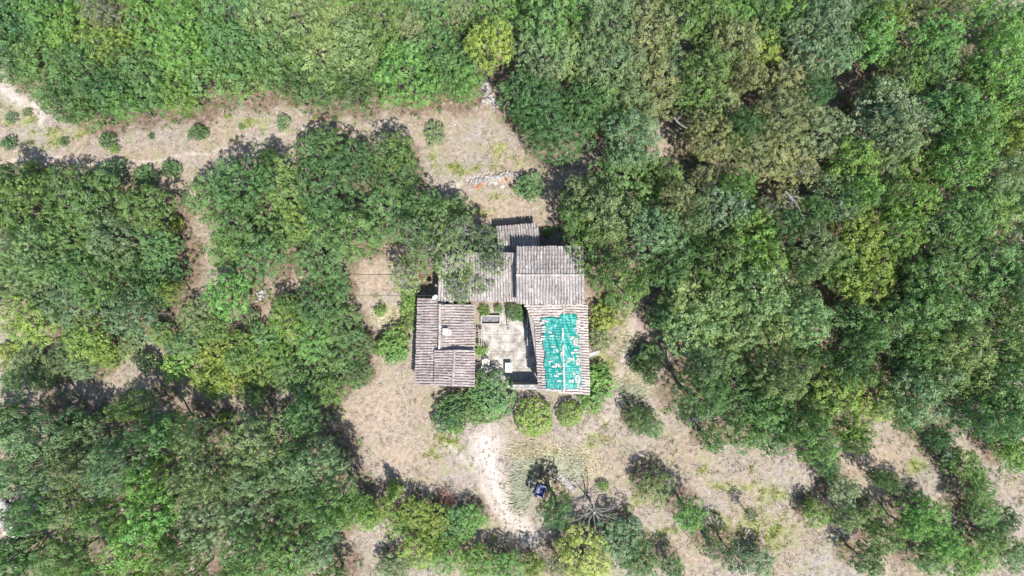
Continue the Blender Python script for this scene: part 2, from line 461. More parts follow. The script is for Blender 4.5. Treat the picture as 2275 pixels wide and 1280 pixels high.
# ------------------------------------------------------------------ ground sheet
_rng = np.random.default_rng(3)


def vnoise(x, y, s, seed):
    """smooth value noise on numpy arrays"""
    g = np.random.default_rng(seed).random((256, 256))
    u, v = x / s + 1000, y / s + 1000
    i, j = np.floor(u).astype(int), np.floor(v).astype(int)
    fu, fv = u - i, v - j
    fu, fv = fu * fu * (3 - 2 * fu), fv * fv * (3 - 2 * fv)
    a, b = g[i % 256, j % 256], g[(i + 1) % 256, j % 256]
    c, d = g[i % 256, (j + 1) % 256], g[(i + 1) % 256, (j + 1) % 256]
    return (a * (1 - fu) + b * fu) * (1 - fv) + (c * (1 - fu) + d * fu) * fv


def seg_mask(px, py, pts, soft=0.6):
    """1 on a polyline of (x, y, halfwidth) in photo pixels, fading to 0"""
    out = np.zeros_like(px)
    for (x0, y0, w0), (x1, y1, w1) in zip(pts[:-1], pts[1:]):
        dx, dy = x1 - x0, y1 - y0
        t = np.clip(((px - x0) * dx + (py - y0) * dy) / (dx * dx + dy * dy), 0, 1)
        d = np.hypot(px - x0 - t * dx, py - y0 - t * dy)
        w = w0 + (w1 - w0) * t
        out = np.maximum(out, np.clip((w * (1 + soft) - d) / (w * soft * 2), 0, 1))
    return out


def blob_mask(px, py, blobs):
    out = np.zeros_like(px)
    for (x, y, rx, ry) in blobs:
        d = np.hypot((px - x) / rx, (py - y) / ry)
        out = np.maximum(out, np.clip(1.35 - d, 0, 1))
    return out


TRACKS = [
 [(1078, 985, 30), (1082, 1020, 24), (1092, 1060, 17), (1112, 1105, 14), (1145, 1160, 14), (1180, 1200, 12), (1215, 1235, 10)],
 [(985, 985, 2), (1010, 1000, 3), (1045, 1030, 3), (1068, 1068, 5), (1090, 1115, 7), (1130, 1165, 9)],
 [(1112, 1060, 5), (1150, 1130, 6), (1190, 1190, 6)],
 [(8, 192, 7), (40, 215, 12), (68, 230, 15), (90, 255, 7), (98, 280, 3)],
 [(0, 360, 2), (60, 358, 4), (120, 352, 3), (210, 366, 3), (280, 362, 3), (340, 362, 3), (420, 344, 3), (500, 330, 3), (600, 306, 2), (720, 272, 4), (790, 268, 4), (880, 272, 3), (960, 258, 2)],
 [(1415, 715, 12), (1392, 775, 12), (1378, 830, 12), (1386, 880, 12), (1345, 935, 12), (1290, 975, 10)],
 [(1010, 412, 4), (1060, 402, 7), (1110, 395, 8), (1145, 392, 3)],
]
GREENS = [(560, 270, 30, 10), (620, 205, 25, 12), (650, 230, 18, 10), (595, 285, 12, 22), (480, 235, 18, 10), (330, 255, 16, 12), (420, 255, 25, 10), (505, 258, 9, 8),
          (120, 320, 16, 14), (15, 265, 14, 12), (65, 270, 20, 14), (110, 295, 40, 16), (180, 300, 18, 12), (65, 345, 8, 6), (40, 240, 26, 10), (85, 310, 30, 14),
          (1000, 375, 40, 16), (960, 352, 18, 16), (1060, 372, 50, 9), (820, 222, 40, 8), (900, 228, 50, 8), (1000, 222, 34, 8), (960, 240, 10, 18), (1150, 260, 50, 8),
          (1110, 330, 30, 18), (1180, 360, 40, 16), (1100, 440, 26, 12), (1060, 470, 30, 10), (870, 700, 22, 20), (850, 730, 16, 8), (640, 290, 10, 8), (690, 210, 20, 8),
          (1410, 870, 26, 22), (1360, 935, 22, 10), (1330, 970, 30, 14), (1385, 720, 14, 30), (1300, 1000, 20, 14), (1000, 985, 40, 18), (1035, 1030, 20, 8), (965, 1010, 26, 10),
          (1600, 1080, 24, 12), (1560, 1040, 18, 10), (1650, 1080, 20, 10), (1720, 1110, 40, 30), (1700, 1180, 60, 50), (1480, 1180, 40, 30), (1420, 1110, 30, 18),
          (1600, 1180, 60, 40), (1860, 1215, 30, 20), (2140, 1100, 30, 24), (1970, 1010, 20, 10), (2040, 1040, 30, 16), (300, 745, 40, 20), (260, 760, 30, 12), (20, 820, 30, 16),
          (960, 690, 20, 30), (1340, 800, 22, 40), (900, 650, 30, 14), (925, 850, 14, 6), (760, 940, 12, 8), (1090, 1180, 10, 26), (1110, 1220, 30, 12), (1230, 1020, 60, 18)]
BARES = [(850, 900, 70, 90), (880, 1010, 70, 50), (660, 630, 60, 30), (430, 590, 22, 60), (1100, 470, 80, 34), (985, 55, 26, 26), (1110, 200, 16, 20), (1950, 1010, 50, 30),
         (2100, 1000, 60, 20), (1330, 660, 20, 14), (1130, 1240, 30, 20), (870, 1180, 34, 18), (610, 680, 40, 30), (830, 620, 40, 40), (1420, 760, 26, 40), (10, 780, 30, 18), (20, 1160, 30, 34)]
STRAW = [(1260, 1030, 70, 30), (1210, 1060, 40, 50), (1180, 1000, 50, 20), (1410, 855, 30, 30), (1400, 760, 26, 20), (860, 700, 30, 26)]


def ground_fields(x, y):
    px, py = x * F / CAM_H + 1137.5, 640 - y * F / CAM_H
    wob = 1
    qx = px + (vnoise(x, y, 1.3, 11) - .5) * 26 * wob + (vnoise(x, y, 0.5, 14) - .5) * 10
    qy = py + (vnoise(x, y, 1.3, 12) - .5) * 26 * wob + (vnoise(x, y, 0.5, 15) - .5) * 10
    track = np.zeros_like(x)
    sx_, sy_ = px + (qx - px) * .45, py + (qy - py) * .45
    for t, wt in zip(TRACKS, (.95, .7, .6, .85, .6, .35, .7)): track = np.maximum(track, seg_mask(sx_, sy_, t, 0.95) * wt)
    green = blob_mask(qx, qy, GREENS) * np.clip(vnoise(x, y, 0.6, 5) * 1.9 - 0.25, 0, 1)
    bare = blob_mask(qx, qy, BARES)
    straw = blob_mask(qx, qy, STRAW)
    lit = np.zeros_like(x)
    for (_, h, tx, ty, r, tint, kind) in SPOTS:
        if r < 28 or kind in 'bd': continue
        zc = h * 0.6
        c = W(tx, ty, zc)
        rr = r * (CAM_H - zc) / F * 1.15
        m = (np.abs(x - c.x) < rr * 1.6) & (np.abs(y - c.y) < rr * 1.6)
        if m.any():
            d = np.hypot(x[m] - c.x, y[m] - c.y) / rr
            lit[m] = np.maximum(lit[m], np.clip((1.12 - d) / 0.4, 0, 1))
    return track, green, bare, straw, lit


def gheight(x, y):
    return (vnoise(x, y, 3.0, 21) - .5) * 0.10 + (vnoise(x, y, 0.8, 22) - .5) * 0.05


def axis(lo, hi, step, far):
    a = np.arange(lo, hi + step / 2, step)
    e = np.array([2, 5, 10, 20, 40, 80, 160, 320, 640, far])
    return np.concatenate([lo - e[::-1], a, hi + e])


gx, gy = axis(-52, 52, 0.22, 1300), axis(-31, 31, 0.22, 1300)
X, Y = np.meshgrid(gx, gy)
X, Y = X.ravel(), Y.ravel()
tr_, gr_, ba_, st_, li_ = ground_fields(X, Y)
hsx, hsy = X * F / CAM_H + 1137.5, 640 - Y * F / CAM_H
flat = np.clip(blob_mask(hsx, hsy, [(1110, 700, 260, 260)]) * 3, 0, 1)
Z = gheight(X, Y) * (1 - flat) - 0.02
nx, ny = len(gx), len(gy)
idx = np.arange(nx * ny).reshape(ny, nx)
quads = np.stack([idx[:-1, :-1], idx[:-1, 1:], idx[1:, 1:], idx[1:, :-1]], -1).reshape(-1, 4)


def ground_mat():
    m, nt, N, L, b = new_mat('dry_ground')
    p = pos(nt)
    fine = noise(nt, 8, 5, 0.75, p)
    tuf = noise(nt, 2.6, 6, 0.75, p)
    mid = noise(nt, 0.9, 4, 0.6, p)
    big = noise(nt, 0.16, 3, 0.5, p)
    grass = ramp(nt, tuf, [(0.34, (0.27, 0.225, 0.185)), (0.45, (0.40, 0.345, 0.295)), (0.55, (0.49, 0.43, 0.375)), (0.66, (0.62, 0.57, 0.51))])
    warm = ramp(nt, tuf, [(0.34, (0.28, 0.215, 0.155)), (0.46, (0.42, 0.335, 0.25)), (0.56, (0.51, 0.42, 0.32)), (0.66, (0.61, 0.53, 0.43))])
    grass = mix(nt, ramp(nt, big, [(0.42, (0, 0, 0)), (0.58, (1, 1, 1))]), grass, warm)
    grass = mix(nt, ramp(nt, fine, [(0.38, (0.6, 0.6, 0.6)), (0.48, (0, 0, 0))]), grass, (0.24, 0.20, 0.165))
    grass = mix(nt, ramp(nt, mid, [(0.47, (0, 0, 0)), (0.64, (0.6, 0.6, 0.6))]), grass, (0.36, 0.37, 0.20))
    straw = ramp(nt, tuf, [(0.38, (0.28, 0.24, 0.12)), (0.5, (0.50, 0.44, 0.27)), (0.62, (0.66, 0.60, 0.42))])
    c = mix(nt, attr(nt, 'straw'), grass, straw)
    bare = ramp(nt, tuf, [(0.36, (0.33, 0.25, 0.18)), (0.5, (0.50, 0.40, 0.30)), (0.64, (0.60, 0.50, 0.40))])
    c = mix(nt, math_n(nt, 'MULTIPLY', attr(nt, 'bare'), 0.85), c, bare)
    green = ramp(nt, tuf, [(0.36, (0.14, 0.19, 0.05)), (0.5, (0.30, 0.35, 0.11)), (0.64, (0.50, 0.50, 0.22))])
    c = mix(nt, math_n(nt, 'MULTIPLY', attr(nt, 'green'), 0.9), c, green)
    trk = ramp(nt, tuf, [(0.34, (0.60, 0.52, 0.45)), (0.5, (0.74, 0.66, 0.59)), (0.66, (0.84, 0.77, 0.70))])
    c = mix(nt, attr(nt, 'track'), c, trk)
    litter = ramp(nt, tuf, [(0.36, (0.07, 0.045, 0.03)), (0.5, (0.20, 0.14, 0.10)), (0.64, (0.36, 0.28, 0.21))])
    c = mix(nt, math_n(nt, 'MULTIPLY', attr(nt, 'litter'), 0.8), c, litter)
    L.new(mix(nt, 1.0, c, (0.575, 0.562, 0.565), 'MULTIPLY'), b.inputs['Base Color'])
    b.inputs['Roughness'].default_value = 0.97
    b.inputs['Specular IOR Level'].default_value = 0.1
    bump(nt, b, tuf, 0.8, 0.16)
    return m


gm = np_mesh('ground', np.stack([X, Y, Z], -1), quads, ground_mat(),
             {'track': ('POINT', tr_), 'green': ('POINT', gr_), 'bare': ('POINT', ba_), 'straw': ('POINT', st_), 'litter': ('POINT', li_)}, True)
tag(obj('ground', gm), kind='structure')

# ------------------------------------------------------------------ roofs, walls
def tile_mesh(name, mat, n=6):
    """barrel tile: length 1 along x, width 1, height 1; wider at the lower end (x = 0)"""
    v, f = [], []
    for i, (x, w, dz) in enumerate(((0, 1.0, 0.0), (1, 0.82, 0.0))):
        for lay in (1.0, 0.80):
            for k in range(n + 1):
                t = math.pi * k / n
                v.append((x, -math.cos(t) * 0.5 * w * (1 if lay == 1 else 0.84), math.sin(t) * w * lay + dz))
    m = n + 1
    for k in range(n):
        f.append((k, k + 1, 2 * m + k + 1, 2 * m + k))            # outer
        f.append((k + 1, k, m + k, m + k + 1))                    # lower end rim
        f.append((2 * m + k, 2 * m + k + 1, 3 * m + k + 1, 3 * m + k))
    return mesh(name, v, f, mat)


TILES = {k: tile_mesh('tile_' + k, m) for k, m in (('grey', M_TILE_GREY), ('pink', M_TILE_PINK), ('pale', M_TILE_PALE), ('loose', M_TILE_LOOSE))}


def place(o, p0, p1, up, width, height):
    """orient an x-long unit mesh from p0 to p1"""
    d = p1 - p0
    L = d.length
    x = d / L
    y = up.cross(x).normalized()
    z = x.cross(y)
    M = Matrix((x * L, y * width, z * height)).transposed().to_4x4()
    M.translation = p0
    o.matrix_world = M


def set_child(o, parent, M):
    """child with world matrix M under translated-only parents"""
    COL.objects.link(o)
    o.parent = parent
    o.matrix_parent_inverse = inv_of(parent)
    o.matrix_basis = M


def mat_from(p0, p1, up, width, height):
    d = p1 - p0
    L = d.length
    x = d / L
    y = up.cross(x).normalized()
    z = x.cross(y)
    M = Matrix((x * L, y * width, z * height)).transposed().to_4x4()
    M.translation = p0
    return M


def roof_slope(house, e0, e1, r1, r0, rows, courses, kind, skip=None, jit=1.0):
    """e0->e1 the eave, r0->r1 the top edge (world). Deck = part 'roof', tiles its children."""
    up = (e1 - e0).cross(r0 - e0).normalized()
    if up.z < 0: up = -up
    t, lo = Vector((0, 0, -0.12)), Vector((0, 0, -0.035))
    v = [q + lo for q in (e0, e1, r1, r0)] + [q + t for q in (e0, e1, r1, r0)]
    f = [(0, 1, 2, 3), (7, 6, 5, 4), (0, 4, 5, 1), (1, 5, 6, 2), (2, 6, 7, 3), (3, 7, 4, 0)]
    deck = obj('roof', mesh('roof', v, f, M_DECK), house)
    bil = lambda a, b: (e0 * (1 - a) + e1 * a) * (1 - b) + (r0 * (1 - a) + r1 * a) * b
    wid = (e1 - e0).length / rows
    n = 0
    for i in range(rows):
        drift = R.uniform(-.10, .10)
        ph0 = i * .35 + R.uniform(0, .8)
        for j in range(courses):
            a = (i + .5) / rows
            if skip and skip(bil(a, (j + .5) / courses)): continue
            if R.random() < .012 and j: continue
            b0 = (j - 0.12 + drift * (j > 0) + R.uniform(-.10, .06)) / courses
            b1 = (j + 1.06 + drift) / courses
            if j == courses - 1: b1 = min(b1, 1.01)
            sh = R.gauss(0, .045) * jit / rows
            wv = lambda t: .07 * math.sin(t * 4.5 + ph0) / rows
            sag = Vector((0, 0, .035 * math.sin(a * 9 + j * .7)))
            p0 = bil(a + sh + wv(b0), b0) + up * (0.030 + R.uniform(0, .02)) + sag
            p1 = bil(a + sh + wv(b1) + R.gauss(0, .045) * jit / rows, b1) + up * 0.012 + sag
            o = bpy.data.objects.new('tile', TILES[kind])
            set_child(o, deck, mat_from(p0, p1, up, wid * R.uniform(.82, .94), wid * R.uniform(.30, .42)))
            n += 1
    return deck, n


def ridge_row(house, a, b, n, kind, w=0.24):
    """mortared ridge tiles from a to b"""
    for i in range(n):
        p0, p1 = a.lerp(b, i / n), a.lerp(b, (i + 1.1) / n)
        o = bpy.data.objects.new('ridge_tile', TILES[kind])
        set_child(o, house, mat_from(p0 + Vector((R.uniform(-.02, .02), 0, 0.02)), p1 + Vector((0, 0, 0.005)), Vector((0, 0, 1)), w * R.uniform(.9, 1.1), w * .42))


def walls(house, ring, tops, inset=0.22, name='wall'):
    """closed wall body under a roof: ring of world points, top z values"""
    c = sum((Vector((p.x, p.y, 0)) for p in ring), Vector()) / len(ring)
    q = []
    for p in ring:
        d = Vector((p.x, p.y, 0)) - c
        d = d * max(0.1, (d.length - inset * 1.3) / d.length)
        q.append(c + d)
    n = len(q)
    v = [Vector((p.x, p.y, -0.2)) for p in q] + [Vector((p.x, p.y, z - 0.14)) for p, z in zip(q, tops)]
    f = [(i, (i + 1) % n, n + (i + 1) % n, n + i) for i in range(n)] + [tuple(range(n, 2 * n))]
    return obj(name, mesh(name, v, f, M_WALLS), house)


def opening(house, name, c, w, h, facing, mat=M_WOOD):
    """a door or shuttered window set on a wall; facing is the outward unit vector"""
    b = MB()
    size = (w, 0.08, h) if abs(facing[1]) > .5 else (0.08, w, h)
    b.box(c, size)
    o = b.build(name, mat, house)
    fr = MB()
    t = 0.09
    ax = Vector((1, 0, 0)) if abs(facing[1]) > .5 else Vector((0, 1, 0))
    for s in (-1, 1):
        p = Vector(c) + ax * s * (w / 2 + t / 2)
        fr.box(p, (t, 0.12, h) if abs(facing[1]) > .5 else (0.12, t, h))
    p = Vector(c) + Vector((0, 0, h / 2 + t / 2))
    fr.box(p, (w + 2 * t, 0.13, t) if abs(facing[1]) > .5 else (0.13, w + 2 * t, t))
    fr.build('frame', M_STONE, o)
    return o


# main house: gable, ridge running left to right
ZE, ZR = 4.5, 5.3
house = tag(empty('farmhouse', W(1222, 611)), 'tall grey-tiled farmhouse with a left to right ridge below the shed', 'house')
m_nw, m_ne = W(1147, 550, ZE), W(1297, 548, ZE)
m_rw, m_re = W(1147, 611, ZR), W(1298, 611, ZR)
m_sw, m_se = W(1147, 674, ZE), W(1298, 674, ZE)
roof_slope(house, m_ne, m_nw, m_rw, m_re, 23, 6, 'grey')
roof_slope(house, m_sw, m_se, m_re, m_rw, 23, 7, 'grey')
ridge_row(house, m_rw + Vector((0, 0, .05)), m_re + Vector((0, 0, .05)), 14, 'grey', .22)
walls(house, [m_nw, m_rw, m_sw, m_se, m_re, m_ne], [ZE, ZR, ZE, ZE, ZR, ZE])

# low west wing below the tree: one slope falling towards the courtyard
wing = tag(empty('house_wing', W(1060, 615)), 'low grey-tiled wing half hidden by overhanging branches, left of the tall roof', 'house')
w_sw, w_se, w_ne, w_nw = W(972, 667, 3.2), W(1150, 669, 3.2), W(1147, 561, 3.9), W(976, 563, 3.9)
roof_slope(wing, w_sw, w_se, w_ne, w_nw, 28, 10, 'grey')
walls(wing, [w_nw, w_sw, w_se + Vector((-.15, 0, 0)), w_ne + Vector((-.15, 0, 0))], [3.9, 3.2, 3.2, 3.9])
opening(wing, 'door', W(1120, 663, 1.0), 0.9, 1.9, (0, -1, 0))

# shed
shed = tag(empty('shed', W(1150, 530)), 'small grey-tiled shed topmost of the farm buildings', 'shed')
s_nw, s_ne, s_se, s_sw = W(1102, 505, 1.75), W(1196, 498, 1.75), W(1201, 556, 2.5), W(1108, 562, 2.5)
roof_slope(shed, s_ne, s_nw, s_sw, s_se, 16, 5, 'grey', jit=1.6)
walls(shed, [s_nw, s_sw, s_se, s_ne], [1.75, 2.5, 2.5, 1.75], .15)

# east wing under the tarpaulin: gable, ridge running up and down the photo
EE, ER = 3.5, 4.25
east = tag(empty('tarpaulin_house', W(1245, 775)), 'pale-tiled house with a ridge running down the photo, covered by the tarpaulin', 'house')
t_nw, t_ne = W(1166, 676, EE), W(1303, 676, EE)
t_sw, t_se = W(1198, 867, EE), W(1309, 878, EE)
t_rn, t_rs = W(1252, 675, ER), W(1252, 873, ER)


def east_z(p):
    """height of the east roof under world point p"""
    k = (p.y - t_rs.y) / (t_rn.y - t_rs.y)
    xr = t_rs.x + (t_rn.x - t_rs.x) * k
    xw = t_sw.x + (t_nw.x - t_sw.x) * k
    xe = t_se.x + (t_ne.x - t_se.x) * k
    s = (xr - p.x) / (xr - xw) if p.x < xr else (p.x - xr) / (xe - xr)
    return ER + (EE - ER) * s


def P_of(p):
    k = F / (CAM_H - p.z)
    return p.x * k + 1137.5, 640 - p.y * k


def east_skip(p):
    x, y = P_of(p)
    if y < 714 and x < 1166 + (y - 690) * 1.0: return True         # the cut corner above the stone platform
    return 1211 + (y - 700) * .06 < x < 1277 + (y - 700) * .06 and 709 < y < 858


# the west slope starts with a cut corner
wa, wb = W(1189, 712, EE + .02), W(1198, 867, EE)
k = (wa.y - t_rs.y) / (t_rn.y - t_rs.y)
rmid = t_rs.lerp(t_rn, k)
n_e = 0
wa_t = W(1166, 676, EE - .05)
n_e += roof_slope(east, wa, wb, t_rs, rmid, 27, 6, 'pale', east_skip, 1.5)[1]
n_e += roof_slope(east, wa_t, W(1188.5, 711.5, EE + .02), rmid + Vector((0, .01, 0)), t_rn, 6, 7, 'pale', east_skip, 1.5)[1]
n_e += roof_slope(east, t_se, t_ne, t_rn, t_rs, 34, 6, 'pale', east_skip, 1.5)[1]
ridge_row(east, t_rn + Vector((0, 0, .04)), W(1252, 703, ER + .05), 3, 'pale', .26)
ridge_row(east, W(1252, 864, ER + .05), t_rs + Vector((0, 0, .04)), 1, 'pale', .26)
walls(east, [t_nw, t_sw, t_rs, t_se, t_ne, t_rn], [EE, EE, ER, EE, EE, ER], .25)
opening(east, 'door', W(1196.5, 800, 1.0), 0.95, 2.0, (-1, 0, 0))
for yy in (735, 842): opening(east, 'window', W(1196 + (yy - 800) * .03, yy, 2.0), 0.7, 0.9, (-1, 0, 0), M_DARK)

# west building: strip falling left + slope falling right
west = tag(empty('west_barn', W(985, 740)), 'pink-tiled barn with small chimney, left of the paved courtyard', 'barn')
ZA0, ZA1, ZB0, ZB1 = 2.35, 3.0, 3.35, 2.65
roof_slope(west, W(930, 662, ZA0), W(923, 857, ZA0), W(966, 857, ZA1), W(977, 662, ZA1), 33, 5, 'pink', lambda p: P_of(p)[1] < 672 and P_of(p)[0] > 966, 1.2)
roof_slope(west, W(1053, 777, ZB1), W(1051, 676, ZB1), W(978, 675, ZB0), W(976, 778, ZB0), 17, 7, 'pink', None, 1.2)
ridge_row(west, W(977, 675, ZB0 + .02), W(976, 778, ZB0 + .02), 9, 'pale', .24)
walls(west, [W(930, 662, ZA0), W(924, 857, ZA0), W(966, 857, ZA1), W(974, 662, ZA1)], [ZA0, ZA0, ZA1, ZA1])
walls(west, [W(978, 676, ZB0), W(978, 776, ZB0), W(1052, 776, ZB1), W(1051, 676, ZB1)], [ZB0, ZB0, ZB1, ZB1])
ch = MB()
c = W(991, 736, 3.3)
ch.box(c + Vector((0, 0, .12)), (.40, .44, .7))
cho = ch.build('chimney', M_PLASTER, west)
MB().box(c + Vector((0, 0, .505)), (.50, .54, .06)).build('chimney_cap', M_PLASTER, cho)
patch = MB().box(c + Vector((.30, -.10, -.05)), (.34, .46, .05)).build('mortar_patch', M_PLASTER, west)
patch.rotation_euler = (0, 0, 0)
for px, w, d in ((987, .52, .16), (1004.5, .36, .2)):
    MB().box(W(px, 671.5, 1.35), (w, d, 2.9)).build('wall_stub', M_PLASTER, west)

# lower left gable: higher than the barn, ridge running down the photo
gab = tag(empty('gabled_barn', W(1010, 818)), 'small pink-tiled gabled barn with orange-stained right slope, below the chimney roof', 'barn')
ZC0, ZC1, ZCR = 3.45, 3.25, 3.85
g_nw, g_sw, g_ne, g_se = W(968, 777, ZC0), W(966, 857, ZC0), W(1053, 777, ZC1), W(1053, 860, ZC1)
g_rn, g_rs = W(1010, 777, ZCR), W(1006, 858, ZCR)
roof_slope(gab, g_nw, g_sw, g_rs, g_rn, 14, 4, 'pink', None, 1.3)
roof_slope(gab, g_se, g_ne, g_rn, g_rs, 14, 4, 'pink', None, 1.3)
ridge_row(gab, g_rn + Vector((0, 0, .03)), g_rs + Vector((0, 0, .03)), 8, 'pink', .24)
walls(gab, [g_nw, g_sw, g_rs, g_se, g_ne, g_rn], [ZC0, ZC0, ZCR, ZC1, ZC1, ZCR])

# ------------------------------------------------------------------ tarpaulin and the loose tiles that hold it
def tarp_mat():
    m, nt, N, L, b = new_mat('teal_tarpaulin')
    c = ramp(nt, noise(nt, 2.2, 3, 0.5, pos(nt)), [(0.3, (0.0, 0.150, 0.122)), (0.7, (0.003, 0.195, 0.160))])
    L.new(c, b.inputs['Base Color'])
    b.inputs['Roughness'].default_value = 0.33
    b.inputs['Specular IOR Level'].default_value = 0.6
    mp = N.new('ShaderNodeMapping')
    mp.inputs['Scale'].default_value = (2.6, 0.9, 1)
    L.new(pos(nt), mp.inputs['Vector'])
    bump(nt, b, noise(nt, 2.6, 5, 0.6, mp.outputs[0]), 0.9, 0.10)
    return m


NU, NV = 74, 130
us, vv = np.linspace(0, 1, NU), np.linspace(0, 1, NV)
U, V = np.meshgrid(us, vv)
yl = 698 + V * 166
lft = 1203 + V * 11 + (vnoise(V * 40, V * 0, 2.6, 31) - .5) * 6
rgt = 1281 + V * 13 + (vnoise(V * 40, V * 0, 3.6, 32) - .5) * 4
pxs = lft + (rgt - lft) * U
top = np.where(U < 0.52, 8, 0) + (vnoise(U * 40, U * 0, 2.2, 33) - .5) * 4
pys = yl + top * (1 - V) ** 6 + (vnoise(U * 40, U * 0, 3, 34) - .5) * 4 * V ** 6
kz = (CAM_H - 4.0) / F
tx, ty = (pxs - 1137.5) * kz, -(pys - 640) * kz
tz = np.array([east_z(Vector((a, b, 0))) for a, b in zip(tx.ravel(), ty.ravel())]).reshape(tx.shape)
ph = pys / 6.0 * 2 * math.pi
tz = tz + 0.165 + 0.010 * np.sin(ph) * np.clip(vnoise(tx, ty, 0.9, 41) * 2 - .4, 0, 1)
tz += (vnoise(tx + ty * .35, ty * .25, 0.20, 42) - .5) * 0.09 * (0.3 + vnoise(tx, ty, 1.1, 43))
tz += (vnoise(tx * .4 - ty * .5, ty * .7 + tx * .4, 0.26, 44) - .5) * 0.07
fold = np.abs(pys - 707 - (pxs - 1210) * 0.02)
tz += np.where(pxs < 1246, 0.05 * np.exp(-(fold / 2.0) ** 2), 0)
tidx = np.arange(NU * NV).reshape(NV, NU)
tq = np.stack([tidx[:-1, :-1], tidx[1:, :-1], tidx[1:, 1:], tidx[:-1, 1:]], -1).reshape(-1, 4)
tarp = obj('tarpaulin', np_mesh('tarpaulin', np.stack([tx.ravel(), ty.ravel(), tz.ravel()], -1), tq, tarp_mat(), None, True))
sol = tarp.modifiers.new('thickness', 'SOLIDIFY')
sol.thickness = 0.006
tag(tarp, 'teal plastic tarpaulin sheet spread over the ridge of the pale roof', 'tarpaulin')

z3 = """345,222,0 330,290,0 378,297,0 310,322,0 325,385,2 330,420,0 325,457,-3 320,527,0 315,570,-12 420,462,-5 455,517,2 470,678,0 527,740,-60
 590,790,88 850,290,0 838,325,4 845,370,0 822,402,0 842,432,90 832,470,90 760,535,0 748,560,20 820,562,0 785,610,90 812,605,90 838,612,90 838,662,0 795,645,0
 812,732,0 768,770,0 838,770,0"""
z4 = """430,222,15 545,268,0 478,300,0 572,294,0 512,276,90 570,402,0 515,440,-4 560,512,0 722,178,-25 690,222,0 716,205,40 770,186,88 840,145,0 852,188,0
 828,232,90 862,232,90 842,262,0 880,345,-55 782,408,-40 728,515,0 768,518,80 836,440,0 812,478,90 862,478,90 818,522,90 858,530,90 840,592,90 895,622,80
 500,655,0 562,656,0 690,650,0 752,650,0 822,650,0"""
spots = [(a / 6.82 + 1160, b / 6.82 + 670, g) for a, b, g in (map(float, w.split(',')) for w in z3.split())]
spots += [(a / 6.82 + 1160, b / 6.82 + 770, g) for a, b, g in (map(float, w.split(',')) for w in z4.split())]


def loose(name, px, py, ang, n, label, group, lift):
    p = W(px, py, 4.0)
    a = math.radians(ang)
    d = Vector((math.cos(a), math.sin(a), 0)) * 0.165
    p0, p1 = p - d, p + d
    p0.z, p1.z = east_z(p0) + lift, east_z(p1) + lift
    o = bpy.data.objects.new(name, TILES['loose'])
    COL.objects.link(o)
    o.matrix_world = mat_from(p0, p1, Vector((0, 0, 1)), 0.15 * R.uniform(.9, 1.1), 0.055)
    tag(o, label, 'roof tile', group)
    return o


ORD = ('first second third fourth fifth sixth seventh eighth ninth tenth eleventh twelfth thirteenth fourteenth fifteenth sixteenth seventeenth '
       'eighteenth nineteenth twentieth').split()
bins = {}
for px, py, g in spots:
    k = ('left half' if px < 1250 else 'right half', ('outer' if px < 1219 else 'inner') if px < 1250 else ('outer' if px > 1280 else 'inner'))
    bins.setdefault(k, []).append((py, px, g))
for (half, col), lst in bins.items():
    lst.sort()
    hb = (len(lst) + 1) // 2
    for i, (py, px, g) in enumerate(lst):
        w, k = ('top', i) if i < hb else ('bottom', len(lst) - 1 - i)
        loose('loose_tile', px, py, g + R.uniform(-4, 4), i, '%s pale loose tile from the %s, %s column, %s of the teal tarpaulin' % (ORD[k], w, col, half), 'loose tiles on the tarpaulin', 0.185)
yy = 733.0
ridge_n = -1
while yy < 862:
    if not (757 < yy < 768 or 793 < yy < 797):
        ridge_n += 1
        loose('ridge_weight_tile', 1249 + (yy - 733) * .03 + R.uniform(-.6, .6), yy, 90 + R.uniform(-5, 5), 0, '%s pale barrel tile from the top in the row along the tarpaulin ridge' % ORD[ridge_n], 'tiles along the tarpaulin ridge', 0.20)
    yy += 9.2

# ------------------------------------------------------------------ courtyard
def stone_mesh(name, seed, mat, boxy=0.5):
    rr = random.Random(seed)
    v, f = [], []
    n = 8
    for z, s in ((-.5, .75), (0.1, 1.0), (.5, .68)):
        for k in range(n):
            t = 2 * math.pi * k / n
            q = max(abs(math.cos(t)), abs(math.sin(t)))
            s2 = s * (1 - boxy + boxy / q) * rr.uniform(.85, 1.1) * .5
            v.append((math.cos(t) * s2, math.sin(t) * s2, z * rr.uniform(.85, 1.1)))
    for i in range(2):
        for k in range(n):
            f.append((i * n + k, i * n + (k + 1) % n, (i + 1) * n + (k + 1) % n, (i + 1) * n + k))
    f.append(tuple(2 * n + k for k in range(n)))
    f.append(tuple(reversed(range(n))))
    return mesh(name, v, f, mat)


STONES = [stone_mesh('stone_%d' % i, i, M_STONE) for i in range(6)]


def add_stone(parent, p, size, rz=None, name='stone'):
    o = bpy.data.objects.new(name, R.choice(STONES))
    M = Matrix.Translation(p) @ Matrix.Rotation(R.uniform(0, 6.28) if rz is None else rz, 4, 'Z') @ Matrix.Rotation(R.uniform(-.15, .15), 4, 'X') @ Matrix.Diagonal((*size, 1))
    set_child(o, parent, M)
    return o


